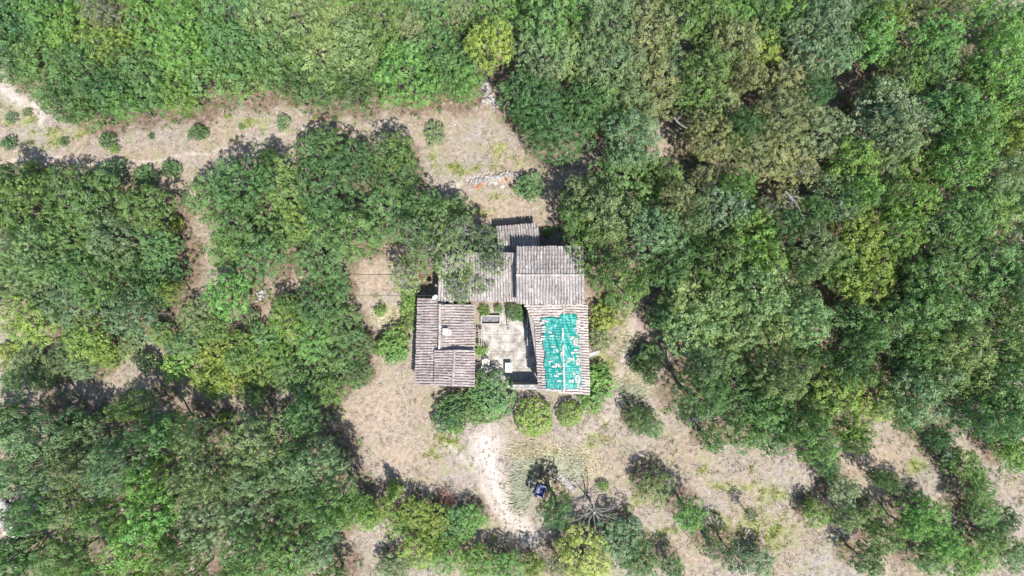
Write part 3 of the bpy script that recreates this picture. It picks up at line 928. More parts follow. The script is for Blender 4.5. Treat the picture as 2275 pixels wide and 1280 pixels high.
def paving_mat():
    m, nt, N, L, b = new_mat('worn_concrete_slabs')
    p = pos(nt)
    n1 = noise(nt, 1.3, 5, 0.65, p)
    c = ramp(nt, n1, [(0.36, (0.27, 0.24, 0.20)), (0.5, (0.46, 0.43, 0.40)), (0.62, (0.62, 0.60, 0.57))])
    n2 = noise(nt, 9, 4, 0.7, p)
    c = mix(nt, ramp(nt, n2, [(0.48, (0, 0, 0)), (0.64, (0.7, 0.7, 0.7))]), c, (0.25, 0.225, 0.18))
    v = ramp(nt, objinfo(nt)['Random'], [(0, (0.86, 0.86, 0.85)), (1, (1.06, 1.05, 1.04))])
    c = mix(nt, 1.0, c, v, 'MULTIPLY')
    L.new(mix(nt, 1.0, c, ALB, 'MULTIPLY'), b.inputs['Base Color'])
    b.inputs['Roughness'].default_value = 0.9
    bump(nt, b, n2, 0.3, 0.02)
    return m


M_PAVE = paving_mat()
a, b_ = W(1058, 674), W(1200, 868)
court = MB()
court.box(((a.x + b_.x) / 2, (a.y + b_.y) / 2, -0.03), (b_.x - a.x, a.y - b_.y, 0.09))
court = tag(court.build('courtyard_paving', simple('joint_dirt', (0.22, 0.18, 0.14), (0.40, 0.35, 0.28), 9, .95)), kind='structure')
ys = 722.0
while ys < 862:
    hgt = R.uniform(17, 23)
    xs = 1066.0 + R.uniform(-3, 3)
    while xs < 1192:
        wd = R.uniform(17, 27)
        p0, p1 = W(xs, ys), W(min(xs + wd, 1194), min(ys + hgt, 864))
        s = MB().box(((p0.x + p1.x) / 2, (p0.y + p1.y) / 2, 0.022 + R.uniform(-.006, .008)), (p1.x - p0.x - .018, p0.y - p1.y - .018, 0.05),
                     Matrix.Rotation(R.uniform(-.006, .006), 3, 'Z'))
        s.build('paving_slab', M_PAVE, court)
        xs += wd
    ys += hgt
for (x0, x1, y0, y1) in ((1112, 1124, 700, 722), (1129, 1145, 712, 722), (1146, 1164, 710, 722), (1076, 1096, 686, 700), (1098, 1122, 688, 700)):
    p0, p1 = W(x0, y0), W(x1, y1)
    MB().box(((p0.x + p1.x) / 2, (p0.y + p1.y) / 2, 0.02), (p1.x - p0.x - .02, p0.y - p1.y - .02, 0.05)).build('paving_slab', M_PAVE, court)

# water trough
tr = tag(empty('stone_trough', W(1090, 711)), 'long stone trough with pale rim and dark hollow in the courtyard', 'trough')
p0, p1 = W(1069, 702, .45), W(1111, 720, .45)
for (cx, cy, sx, sy) in (((p0.x + p1.x) / 2, p0.y, p1.x - p0.x, .10), ((p0.x + p1.x) / 2, p1.y, p1.x - p0.x, .10)):
    MB().box((cx, cy, .25), (sx, sy, .46)).build('long_side', M_PLASTER, tr)
for cx in (p0.x, p1.x):
    MB().box((cx, (p0.y + p1.y) / 2, .248), (.10, p0.y - p1.y - .10, .46)).build('end_side', M_PLASTER, tr)
MB().box(((p0.x + p1.x) / 2, (p0.y + p1.y) / 2, .10), (p1.x - p0.x - .1, p0.y - p1.y - .1, .12)).build('dark_silt', M_DARKSTONE, tr)

# low divider wall
dv = tag(empty('low_stone_kerb', W(1126, 710)), 'low pale stone divider running down the courtyard beside the ivy bush', 'wall')
for i in range(7):
    add_stone(dv, W(1126 + i * .6, 694 + i * 6, .16), (.20, .28, R.uniform(.32, .42)), 0)

# raised stone platform below the eave
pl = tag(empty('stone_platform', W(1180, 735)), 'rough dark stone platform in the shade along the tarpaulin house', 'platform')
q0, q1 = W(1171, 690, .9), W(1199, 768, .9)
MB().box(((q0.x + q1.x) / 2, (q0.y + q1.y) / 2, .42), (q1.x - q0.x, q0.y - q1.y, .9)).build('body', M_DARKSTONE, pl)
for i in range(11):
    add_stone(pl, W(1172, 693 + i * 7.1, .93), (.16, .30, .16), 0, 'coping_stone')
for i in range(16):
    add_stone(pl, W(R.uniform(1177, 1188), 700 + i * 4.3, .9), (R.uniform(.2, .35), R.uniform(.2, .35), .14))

# high stone wall closing the courtyard
cw = tag(empty('courtyard_wall', W(1168, 860)), 'thick lichen-spotted stone wall closing the bottom of the courtyard', 'wall')
q0, q1 = W(1134, 854, 2.0), W(1199, 865, 2.0)
MB().box(((q0.x + q1.x) / 2, (q0.y + q1.y) / 2, .98), (q1.x - q0.x, q0.y - q1.y, 2.1)).build('wall_body', M_WALLS, cw)
for i in range(13):
    for j in range(2):
        add_stone(cw, W(1137 + i * 5 + R.uniform(-1, 1), 857 + j * 5.5, 2.04), (R.uniform(.18, .26), R.uniform(.2, .26), .12), R.uniform(-.3, .3))

# white table
tb = tag(empty('garden_table', W(1130, 816)), 'white square table with a dark hole in its top, in the courtyard', 'table')
c = W(1130, 817, .7)
MB().box(c, (.62, .84, .035)).build('tabletop', M_WHITE, tb)
for sx in (-1, 1):
    for sy in (-1, 1):
        MB().tube([c + Vector((sx * .25, sy * .35, -.01)), Vector((c.x + sx * .27, c.y + sy * .37, 0.04))], [.028, .022], 8).build('leg', M_WHITE, tb)
b = MB().tube([c + Vector((0, 0.02, .018)), c + Vector((0, .02, .03))], [.055, .055], 12)
b.build('parasol_hole', M_DARK, tb)

# white plastic armchair
cp = tag(empty('plastic_armchair', W(1080, 802)), 'white plastic armchair with brown mottled seat beside the fig bush', 'chair')
c = W(1080, 803)
def shell(name, pts, th, mat, par):
    """a curved upright strip: list of (x, y, z0, z1)"""
    v, f = [], []
    for (x, y, z0, z1) in pts:
        d = Vector((x, y, 0)).normalized() * th
        v += [(c.x + x, c.y + y, z0), (c.x + x, c.y + y, z1), (c.x + x - d.x, c.y + y - d.y, z1), (c.x + x - d.x, c.y + y - d.y, z0)]
    for i in range(len(pts) - 1):
        for k in range(4):
            f.append((i * 4 + k, i * 4 + (k + 1) % 4, i * 4 + 4 + (k + 1) % 4, i * 4 + 4 + k))
    f += [(0, 1, 2, 3), tuple(reversed([len(v) - 4 + k for k in range(4)]))]
    return obj(name, mesh(name, v, f, mat), par)
shell('backrest', [(-.27, .14, .42, .68), (-.22, .26, .42, .8), (-.1, .33, .42, .88), (.1, .33, .42, .88), (.22, .26, .42, .8), (.27, .14, .42, .68)], .07, M_WHITE, cp)
for s in (-1, 1):
    MB().box(c + Vector((s * .27, -.06, .64)), (.09, .46, .03), Matrix.Rotation(-s * .12, 3, 'Z')).build('armrest', M_WHITE, cp)
    MB().tube([c + Vector((s * .28, -.26, .63)), c + Vector((s * .30, -.30, .03))], .025, 6).build('leg', M_WHITE, cp)
    MB().tube([c + Vector((s * .24, .24, .45)), c + Vector((s * .28, .34, .03))], .025, 6).build('leg', M_WHITE, cp)
MB().box(c + Vector((0, -.03, .42)), (.46, .48, .03)).build('seat', simple('mottled_seat', (.60, .58, .55), (.36, .27, .2), 4, .6), cp)  # seat colour varies from off-white to brown

# wooden rails
rl = tag(empty('wooden_rail_frame', W(1064, 750)), 'weathered wooden rail frame between barn and paved courtyard', 'rails')
for x, w in ((1055, .05), (1064, .07), (1069, .06), (1073, .05)):
    p0, p1 = W(x, 731, .9), W(x + .6, 769, .9)
    MB().tube([p0, p1], w * .75, 6).build('rail', M_WOOD, rl)
for x in (1055, 1068):
    for y in (733, 767):
        MB().box(W(x, y, .42), (.08, .08, .92)).build('post', M_WOOD, rl)
for y in (735, 749, 764):
    MB().tube([W(1054, y, .82), W(1074, y, .82)], .035, 6).build('crossbar', M_WOOD, rl)

# ladder against the east eave
ld = tag(empty('ladder', W(1325, 786)), 'aluminium ladder leaning on the right eave of the tarpaulin house', 'ladder')
top, foot = W(1308, 789.5, 3.6), W(1333, 782, .02)
side = Vector((0.10, 0.19, 0))
for s in (-1, 1):
    MB().box((top + foot) / 2 + side * s, ((top - foot).length, .045, .07), Matrix(((top - foot).normalized(), Vector((.28, .96, 0)).normalized(), (top - foot).normalized().cross(Vector((.28, .96, 0)).normalized()))).transposed()).build('rail', M_METAL, ld)
for i in range(12):
    p = foot.lerp(top, (i + .6) / 12.4)
    MB().tube([p - side, p + side], .022, 6).build('rung', M_METAL, ld)

# satellite dish on the corner of the barn
sd = tag(empty('satellite_dish', W(965, 660, 3.0)), 'white satellite dish at the top corner of the barn roof', 'satellite dish')
v, f = [], []
c = W(966, 660, 3.55)
nrm = Vector((.5, -.45, .75)).normalized()
ax = nrm.cross(Vector((0, 0, 1))).normalized()
ay = nrm.cross(ax)
for i, rr in enumerate((0, .08, .16, .24)):
    for k in range(16):
        t = 2 * math.pi * k / 16
        v.append(c + (ax * math.cos(t) + ay * math.sin(t)) * max(rr, .001) + nrm * rr * rr * .7)
for i in range(3):
    for k in range(16):
        f.append((i * 16 + k, i * 16 + (k + 1) % 16, (i + 1) * 16 + (k + 1) % 16, (i + 1) * 16 + k))
dish = obj('reflector', mesh('reflector', v, f, M_WHITE, True), sd)
dish.modifiers.new('thickness', 'SOLIDIFY').thickness = .02
MB().tube([c, c + Vector((.04, .1, -.75))], .025, 8).build('mast', M_METAL, sd)
MB().tube([c - ay * .23 + nrm * .04, c + nrm * .38], .012, 6).build('feed_arm', M_METAL, sd)

# overhead cables
for lab, pts, sag in (('thin dark overhead cable running left from the satellite dish corner', [W(968, 657, 4.1), W(-260, 650, 6.2)], .5),
                      ('fainter upper overhead cable crossing the middle left wood', [W(985, 610, 4.4), W(-260, 612, 6.4)], .6)):
    p = [pts[0].lerp(pts[1], i / 30) - Vector((0, 0, sag * 4 * (i / 30) * (1 - i / 30))) for i in range(31)]
    tag(MB().tube(p, .016, 5).build('overhead_cable', M_WIRE), lab, 'cable')
MB_p = tag(empty('utility_pole', W(-262, 631)), 'wooden utility pole carrying the cables beyond the left edge', 'pole')
MB().tube([Vector((MB_p.location.x, MB_p.location.y, -.2)), Vector((MB_p.location.x, MB_p.location.y, 6.6))], [.13, .09], 8).build('post', M_WOOD, MB_p)
MB().box(Vector((MB_p.location.x, MB_p.location.y, 6.2)), (.1, 2.4, .1)).build('crossarm', M_WOOD, MB_p)

# ------------------------------------------------------------------ dry-stone walls and rubble in the clearings
def rubble(name, label, cat, pts, n, s0, s1, wide, mat_list=None):
    e = tag(empty(name, W(*pts[len(pts) // 2])), label, cat)
    for i in range(n):
        t = R.random() * (len(pts) - 1)
        k = min(int(t), len(pts) - 2)
        p = W(*pts[k]).lerp(W(*pts[k + 1]), t - k) + Vector((R.gauss(0, wide), R.gauss(0, wide), 0))
        s = R.uniform(s0, s1)
        p.z = R.uniform(.0, .18) + s * .2
        add_stone(e, p, (s, s * R.uniform(.6, 1), s * R.uniform(.5, .8)))
    return e
rubble('dry_stone_wall', 'pale broken dry stone wall across the field above the shed', 'wall', [(1040, 408), (1062, 402), (1090, 396), (1120, 391), (1142, 390)], 110, .16, .34, .10)
rubble('collapsed_wall', 'grey collapsed stone wall at the wood edge, end of the field', 'wall', [(1082, 182), (1078, 205), (1086, 222), (1108, 236)], 70, .2, .45, .16)
rubble('stone_heap', 'pale stone heap at the edge of the lower right wood', 'stones', [(1542, 932), (1560, 926), (1578, 916), (1592, 906)], 80, .12, .3, .22)
rubble('rubble_heap', 'whitish rubble heap beside the branches left of the shed', 'stones', [(1052, 508), (1066, 512), (1082, 516)], 60, .12, .32, .22)
rubble('rocky_outcrop', 'pale rocks showing between the trees at the lower left edge', 'stones', [(14, 1120), (20, 1150), (18, 1190), (60, 1170)], 60, .2, .6, .5)
rubble('scattered_stones', 'grey stones strewn in the clearing right of the left wood', 'stones', [(578, 655), (590, 648), (572, 668)], 30, .12, .3, .12)

for lab, px, py, sx, sy, m in (('orange terracotta shards left of the white slabs by the broken wall', 1064, 410, .5, .4, 'o'), ('small orange brick pieces at the right end of the broken wall', 1125, 397, .35, .25, 'o')):
    e = tag(empty('terracotta_shards', W(px, py)), lab, 'shards')
    for i in range(12):
        p = W(px, py, .06) + Vector((R.gauss(0, sx * .45), R.gauss(0, sy * .45), 0))
        MB().box(p, (R.uniform(.12, .28), R.uniform(.08, .16), .05), Matrix.Rotation(R.uniform(0, 3), 3, 'Z')).build('shard', M_ORANGE, e)
for lab, px, py, g in (('white square slab lying in dry grass above the shed', 1117, 415, .6), ('smaller white slab lying just below the broken wall', 1101, 407, .1)):
    tag(MB().box(W(px, py, .07), (.36, .30, .06), Matrix.Rotation(g, 3, 'Z')).build('slab', M_PLASTER), lab, 'slab')

# bench
bn = tag(empty('bench', W(891, 1088)), 'white plank bench at the lower edge of the bare yard', 'bench')
MB().box(W(891, 1087, .45), (.92, .2, .05), Matrix.Rotation(.05, 3, 'Z')).build('seat', M_PLASTER, bn)
for s in (880, 902): MB().box(W(s, 1088, .2), (.08, .24, .44)).build('leg', M_WOOD, bn)

# brush pile
bp = tag(empty('brushwood_pile', W(993, 1100)), 'reddish brown brushwood pile beside the track', 'brushwood')
for i in range(90):
    a = R.uniform(0, math.pi)
    L = R.uniform(.5, 1.5)
    p = W(993, 1100) + Vector((R.gauss(0, .38), R.gauss(0, .34), 0))
    p.z = max(.05, .6 * math.exp(-((p.x - bp.location.x) ** 2 + (p.y - bp.location.y) ** 2) / .5) * R.uniform(.3, 1))
    d = Vector((math.cos(a), math.sin(a), R.uniform(-.25, .25))) * L / 2
    MB().tube([p - d, p + Vector((0, 0, .05)), p + d], [.028, .022, .010], 5).build('stick', M_REDSTICK if i % 4 else M_DEAD, bp)

# blue tub, white plank, split logs
tub = tag(empty('blue_tub', W(1200, 1088)), 'dark blue plastic tub lying in the shade beside the track', 'tub')
rot = Matrix.Rotation(-.35, 3, 'Z')
c = W(1200, 1088)
MB().box(c + Vector((0, 0, .1)), (.62, .84, .05), rot).build('bottom', M_BLUE, tub)
for (dx, dy, sx, sy) in ((-.34, 0, .05, .96), (.34, 0, .05, .96), (0, .46, .64, .05), (0, -.46, .64, .05)):
    MB().box(c + rot @ Vector((dx, dy, .24)), (sx, sy, .34), rot).build('side', M_BLUE, tub)
for (dx, dy, sx, sy) in ((-.37, 0, .07, 1.04), (.37, 0, .07, 1.04), (0, .49, .67, .07), (0, -.49, .67, .07)):
    MB().box(c + rot @ Vector((dx, dy, .42)), (sx, sy, .03), rot).build('rim', M_BLUE, tub)
tag(MB().box(W(1178, 1068, .12), (1.15, .16, .06), Matrix.Rotation(-.52, 3, 'Z')).build('white_plank', M_WHITE), 'white plank lying in pale tall grass beside the blue tub', 'plank')
lg = tag(empty('log_stack', W(1262, 1078)), 'pale split logs laid in a row right of the blue tub', 'logs')
for i in range(13):
    t = i / 12
    p = W(1244 + 32 * t, 1058 + 32 * t, .14)
    d = Vector((.62, .5, 0)).normalized() * R.uniform(.22, .36)
    MB().tube([p - d, p + d], R.uniform(.06, .10), 7).build('log', M_PLASTER if i % 3 == 0 else M_WOOD, lg)
tag(MB().tube([W(1232, 1018, .3), W(1231, 1055, .12)], [.05, .07], 6).build('post_shadow_rod', M_BARK), 'dark rod standing in for a post shadow in the tall grass above the logs', 'pole')  # thin dark rod takes the place of a post's cast shadow

# ------------------------------------------------------------------ bare dead trees and fallen limbs
def branchy(pts, r0, depth, rr, b, spread=.7, n=4):
    p0, d, L = pts
    q = [p0]
    for i in range(4):
        d = (d + Vector((rr.gauss(0, .16), rr.gauss(0, .16), rr.gauss(0, .10)))).normalized()
        q.append(q[-1] + d * L / 4)
    b.tube(q, [r0, r0 * .85, r0 * .7, r0 * .55, r0 * .35], 5)
    if depth:
        for k in range(n):
            i = rr.randint(1, 4)
            dd = (d + Vector((rr.gauss(0, spread), rr.gauss(0, spread), rr.gauss(0, spread * .5)))).normalized()
            branchy((q[i], dd, L * rr.uniform(.35, .6)), r0 * (.5 if i < 3 else .4), depth - 1, rr, b, spread, n)


def dead_tree(name, label, base, height, seed, limbs, L, r0, lean=(0, 0)):
    rr = random.Random(seed)
    e = tag(empty(name, base), label, 'dead tree')
    top_ = base + Vector((lean[0], lean[1], height))
    MB().tube([base - Vector((0, 0, .2)), base.lerp(top_, .5) + Vector((.08, .05, 0)), top_], [r0 * 1.7, r0 * 1.3, r0], 8).build('trunk', M_DEAD, e)
    for i in range(limbs):
        a = 2 * math.pi * i / limbs + rr.uniform(-.3, .3)
        b = MB()
        branchy((base.lerp(top_, rr.uniform(.5, 1)), Vector((math.cos(a), math.sin(a), rr.uniform(.1, .7))).normalized(), L * rr.uniform(.7, 1.1)), r0 * .55, 1, rr, b, .4, 3)
        b.build('limb', M_DEAD, e)
    return e
dead_tree('dead_tree', 'leafless grey tree with limbs spread like a star beside the dark bush', W(1318, 1132, 1.6) - Vector((0, 0, 1.6)), 2.4, 5, 16, 2.0, .075)
dead_tree('dead_bush', 'silvery leafless bush on the lower right slope', W(1846, 1116, .9) - Vector((0, 0, .9)), .8, 6, 16, 1.0, .045)
dead_tree('dead_shrub', 'small grey leafless shrub among the slope bushes, far right', W(2015, 1060, .5) - Vector((0, 0, .5)), .4, 9, 10, .7, .03)


def fallen(name, label, px, py, z, ang, L, seed, r0=.04):
    rr = random.Random(seed)
    b = MB()
    d = Vector((math.cos(ang), math.sin(ang), .1))
    branchy((W(px, py, z), d, L), r0, 2, rr, b, .6, 4)
    return tag(b.build(name, M_DEAD), label, 'branch')
for i, (lab, px, py, z, ang, L) in enumerate((
    ('bare white limb jutting into the dark gap of the upper right wood', 1528, 285, 5.0, 2.8, 1.5),
    ('bare grey limbs hanging between olive crowns of the right wood', 1745, 425, 8.0, -.9, 2.0),
    ('bare twisted branches in the dark hole of the upper left wood', 205, 20, 6.0, -.3, 2.2),
    ('white curved branch above the left gap of the middle left wood', 500, 390, 5.2, -1.0, 1.4),
    ('fallen grey branch running from the logs to the dead tree', 1250, 1046, .2, -.9, 2.2),
    ('forked pale branch left of the satellite dish', 900, 640, 5.0, 2.3, 1.2))):
    fallen('bare_branch', lab, px, py, z, ang, L, 40 + i)

# ------------------------------------------------------------------ trees
def leaf_cloud(rng, centres, crad, per, size, spread, up_bias=.30):
    """leaf quads gathered in tufts round each twig end (n,3), facing the tuft's outward normal"""
    n = len(centres)
    N = n * per
    c = np.repeat(centres, per, 0)
    tn = crad + rng.normal(0, .22, (n, 3)) + np.array([0, 0, up_bias])
    tn /= np.linalg.norm(tn, axis=1)[:, None]
    nrm = np.repeat(tn, per, 0)
    off = rng.normal(0, 1, (N, 3))
    off /= np.linalg.norm(off, axis=1)[:, None]
    off *= rng.random((N, 1)) ** .45
    dn = np.sum(off * nrm, 1)[:, None]
    off = off - nrm * dn * .55
    sp = np.repeat(rng.uniform(.7, 1.3, n), per)[:, None] * spread
    p = c + off * sp - nrm * (np.sum(off * off, 1)[:, None]) * sp * .45
    ln = nrm * .9 + off * .55 + rng.normal(0, .28, (N, 3))
    ln /= np.linalg.norm(ln, axis=1)[:, None] + 1e-9
    t = np.cross(ln, rng.normal(0, 1, (N, 3)))
    t /= np.linalg.norm(t, axis=1)[:, None] + 1e-9
    b = np.cross(ln, t)
    L = size * rng.uniform(.65, 1.25, N)[:, None]
    w = L * rng.uniform(.28, .42, N)[:, None]
    co = np.empty((N, 4, 3))
    co[:, 0] = p - t * L * .5
    co[:, 1] = p + b * w + ln * w * .25
    co[:, 2] = p + t * L * .5
    co[:, 3] = p - b * w + ln * w * .25
    q = np.arange(N * 4).reshape(N, 4)
    cl = np.repeat(rng.random(n), per)
    rnd = np.clip(rng.random(N) * .5 + cl * .5, 0, 1)
    return co.reshape(-1, 3), q, rnd


def crown_lobes(rng, Rr, z0, z1, n, shape, lobe):
    """lobe centres + radii spread through a crown between heights z0 and z1, with gaps between them"""
    out = []
    zc, hz = (z0 + z1) / 2, (z1 - z0) / 2
    for i in range(n * 3):
        ok = False
        for _ in range(25):
            d = rng.normal(0, 1, 3)
            d /= np.linalg.norm(d)
            if d[2] < -.30: continue
            s = rng.uniform(.40, .82)
            if shape == 'cone':
                h = rng.random() ** 1.4
                rad = Rr * (1 - h) * rng.uniform(.3, .75)
                a = rng.uniform(0, 2 * np.pi)
                p = np.array([np.cos(a) * rad, np.sin(a) * rad, z0 + (z1 - z0) * h * .92])
                lr = Rr * (.5 - .33 * h)
            else:
                p = np.array([d[0] * Rr * s, d[1] * Rr * s, zc + d[2] * hz * s + rng.normal(0, .10) * hz])
                lr = lobe * rng.uniform(.6, 1.3)
            if all(np.linalg.norm((p - q) * np.array([1, 1, .75])) > (lr + r) * (.70 if shape != 'cone' else .3) for q, r in out):
                ok = True
                break
        if ok or shape == 'cone': out.append((p, lr))
        if len(out) >= n: break
    return out


def make_tree(seed, Rr, H, base, nl, twigs, per, size, spread, lobe, shape='round', limbs=7, thin=0):
    """returns (trunk mesh, crown mesh) with the foot of the trunk at the origin"""
    rng = np.random.default_rng(seed)
    rr = random.Random(seed)
    ex, ey = rng.uniform(.85, 1.15), rng.uniform(.85, 1.15)
    lobes = crown_lobes(rng, Rr, H * base, H, nl, shape, lobe)
    cs, ns = [], []
    for p, lr in lobes:
        k = max(4, int(twigs * (lr / lobe) ** 2))
        d = rng.normal(0, 1, (k, 3))
        d /= np.linalg.norm(d, axis=1)[:, None]
        d = d[(d[:, 2] > -.45)]
        s = rng.uniform(.84, 1.05, (len(d), 1))
        cs.append(p + d * s * lr * np.array([ex, ey, .85]))
        ns.append(d)
    if shape == 'dome':
        k = twigs * 26
        d = rng.normal(0, 1, (k, 3))
        d /= np.linalg.norm(d, axis=1)[:, None]
        d = d[d[:, 2] > -.25]
        wob = 1 + .09 * np.sin(d[:, 0] * 7 + seed) * np.cos(d[:, 1] * 6 + seed)
        zc = H * .42
        cs.append(np.stack([d[:, 0] * Rr * wob, d[:, 1] * Rr * wob, zc + d[:, 2] * (H - zc) * wob], 1) * rng.uniform(.88, 1.02, (len(d), 1)))
        ns.append(d)
    co, q, rnd = leaf_cloud(rng, np.concatenate(cs), np.concatenate(ns), per, size, spread)
    crown = np_mesh('crown', co, q, M_LEAF, {'rnd': ('FACE', rnd)})
    b = MB()
    fork = H * base * .9
    r0 = .05 * Rr + .03
    b.tube([(0, 0, -.3), (rr.uniform(-.08, .08), rr.uniform(-.08, .08), fork * .5), (0, 0, fork), (0, 0, H * (base + .25))], [r0 * 1.3, r0, r0 * .85, r0 * .4], 7)
    order = sorted(lobes, key=lambda l: -l[0][2])
    for p, lr in (order[:limbs] if not thin else order[:15]):
        p = Vector(p)
        st = Vector((0, 0, fork * rr.uniform(.75, 1.25)))
        mid = st.lerp(p, .5) + Vector((rr.gauss(0, .12), rr.gauss(0, .12), rr.uniform(0, .2))) * Rr * .4
        b.tube([st, mid, p, p + Vector((rr.gauss(0, .3), rr.gauss(0, .3), .6)).normalized() * lr * (.95 if thin else .3)], [r0 * .5, r0 * .36, r0 * .22, .012], 5)
        for _ in range(3 if thin else 1):
            dd = Vector((rr.gauss(0, 1), rr.gauss(0, 1), rr.uniform(-.1, 1))).normalized()
            e1 = p + dd * lr * .6 + Vector((rr.gauss(0, .1), rr.gauss(0, .1), 0))
            b.tube([p, e1, e1 + (dd + Vector((rr.gauss(0, .5), rr.gauss(0, .5), rr.gauss(0, .2)))) * lr * rr.uniform(.5, .8)], [r0 * .2, r0 * .14, .010], 4)
    trunk = mesh('trunk', b.v, b.f, M_DEAD if thin else M_BARK)
    return trunk, crown


VAR = {'t': [(2.2, 6.0, make_tree(100 + i, 2.2, 6.0, .30, 40, 38, 15, .125, .20, .66)) for i in range(10)],
       'T': [(3.2, 7.0, make_tree(150 + i, 3.2, 7.0, .28, 70, 44, 15, .13, .21, .78)) for i in range(6)],
       's': [(2.2, 6.0, make_tree(200 + i, 2.2, 6.0, .40, 30, 15, 13, .14, .21, .52, 'round', 20, 1)) for i in range(4)],
       'b': [(1.1, 1.9, make_tree(300 + i, 1.1, 1.9, .10, 26, 22, 10, .11, .12, .30)) for i in range(5)],
       'd': [(1.6, 2.6, make_tree(400 + i, 1.6, 2.6, .15, 12, 22, 11, .12, .15, .45, 'dome')) for i in range(3)],
       'c': [(0.9, 3.6, make_tree(500, 0.9, 3.6, .08, 34, 12, 10, .12, .14, .3, 'cone'))]}
NAMES = {'t': ('leafy_tree', 'tree'), 's': ('thin_leaved_tree', 'tree'), 'b': ('bush', 'bush'), 'd': ('rounded_bush', 'bush'), 'c': ('narrow_tree', 'tree')}
NOUN = {'t': 'tree', 's': 'thin tree', 'b': 'bush', 'd': 'dense bush', 'c': 'narrow pointed tree'}
ORD = ('first second third fourth fifth sixth seventh eighth ninth tenth eleventh twelfth thirteenth fourteenth fifteenth sixteenth seventeenth '
       'eighteenth nineteenth twentieth').split()


def spot_labels():
    """'third mid green tree from the left in the upper part of the right wood' - unique for every crown"""
    out = [None] * len(SPOTS)
    regs = {}
    for i, s in enumerate(SPOTS): regs.setdefault((s[0], s[5], s[6]), []).append(i)
    for (reg, tint, kind), ids in regs.items():
        nb = max(1, math.ceil(len(ids) / 7))
        allr = [s for s in SPOTS if s[0] == reg]
        ids.sort(key=lambda i: SPOTS[i][3])
        names = {1: [''], 2: ['upper half of the ', 'lower half of the '], 3: ['upper part of the ', 'middle of the ', 'lower part of the ']}.get(nb)
        if nb > 3:
            names = ['top strip of the ', 'upper part of the ', 'middle of the ', 'lower part of the ', 'bottom strip of the '][:nb] if nb <= 5 else None
        nb = len(names)
        per = math.ceil(len(ids) / nb)
        for b in range(nb):
            grp = sorted(ids[b * per:(b + 1) * per], key=lambda i: SPOTS[i][2])
            for k, i in enumerate(grp):
                who = '%s %s' % (TINT[tint][1], NOUN[kind])
                if len(grp) == 1: out[i] = 'only %s in the %s%s' % (who, names[b], reg)
                elif k == len(grp) - 1: out[i] = 'rightmost %s in the %s%s' % (who, names[b], reg)
                elif k == 0: out[i] = 'leftmost %s in the %s%s' % (who, names[b], reg)
                else: out[i] = '%s %s from the left in the %s%s' % (ORD[k], who, names[b], reg)
    return out


LABELS = spot_labels()
SPECIAL = {(1186, 928): 'large yellowish green clipped round bush below the courtyard wall', (1266, 920): 'smaller yellowish green round bush below the tarpaulin house',
           (1092, 878): 'large glossy green fig-like bush overhanging the courtyard corner', (1146, 690): 'dense dark green ivy bush at the top of the courtyard',
           (966, 296): 'lone grey green bush in the dry field above the farm', (872, 1100): 'narrow pointed tree casting a long shadow on the bare yard',
           (1238, 1134): 'dark green tree beside the blue tub and dead tree', (1456, 1084): 'lone grey green tree with long shadow on the dry slope',
           (1532, 1138): 'bright green tree just below the lone grey green one', (440, 295): 'small round dark bush left of centre in the dry field'}
seen = set()
for n, (region, h0, tx_, ty_, r, tint, kind) in enumerate(SPOTS):
    rr = random.Random(n * 13 + 5)
    rpx = r * (1.10 if kind == 't' else 1.05)
    h = h0 * rr.uniform(.66, 1.24) * (0.72 + .28 * min(r / 45, 1.3))
    if kind == 'b': h = min(h0, 1.5 * r * 0.038) * rr.uniform(.9, 1.1)
    if kind == 'd': h = (1.45 * r * 0.038) * rr.uniform(.95, 1.05)
    if kind == 'c': h = 5.4
    zc = h * .68
    zc = h * (.5 if kind in 'bdc' else .68)
    p = W(tx_, ty_, zc)
    rm = rpx * (CAM_H - zc) / F
    vk = 'T' if kind == 't' and rm > 2.5 else kind
    R0, H0, (tm, cm) = rr.choice(VAR[vk])
    name, cat = NAMES[kind]
    if kind == 't' and tint in 'GSOD': name = 'evergreen_oak'
    e = bpy.data.objects.new(name, None)
    e.empty_display_size = .3
    COL.objects.link(e)
    e.location = (p.x, p.y, 0)
    e.rotation_euler = (0, 0, rr.uniform(0, 6.28))
    q = .22 if kind == 'b' else .08
    e.scale = (rm / R0 * rr.uniform(1 - q, 1 + q), rm / R0 * rr.uniform(1 - q, 1 + q), h / H0)
    base, tn = TINT[tint]
    v = rr.uniform(.86, 1.14)
    hue = rr.uniform(-.10, .10)
    for nm, m in (('trunk', tm), ('crown', cm)):
        o = bpy.data.objects.new(nm, m)
        COL.objects.link(o)
        o.parent = e
        if nm == 'crown': o.color = (base[0] * v * (1 + hue), base[1] * v, base[2] * v * (1 - hue), 1)
    key = (int(round(tx_)), int(round(ty_)))
    lab = SPECIAL.get(key)
    lab = lab or LABELS[n]
    tag(e, lab, cat, ('bushes of the ' if kind in 'bd' else 'trees of the ') + region)

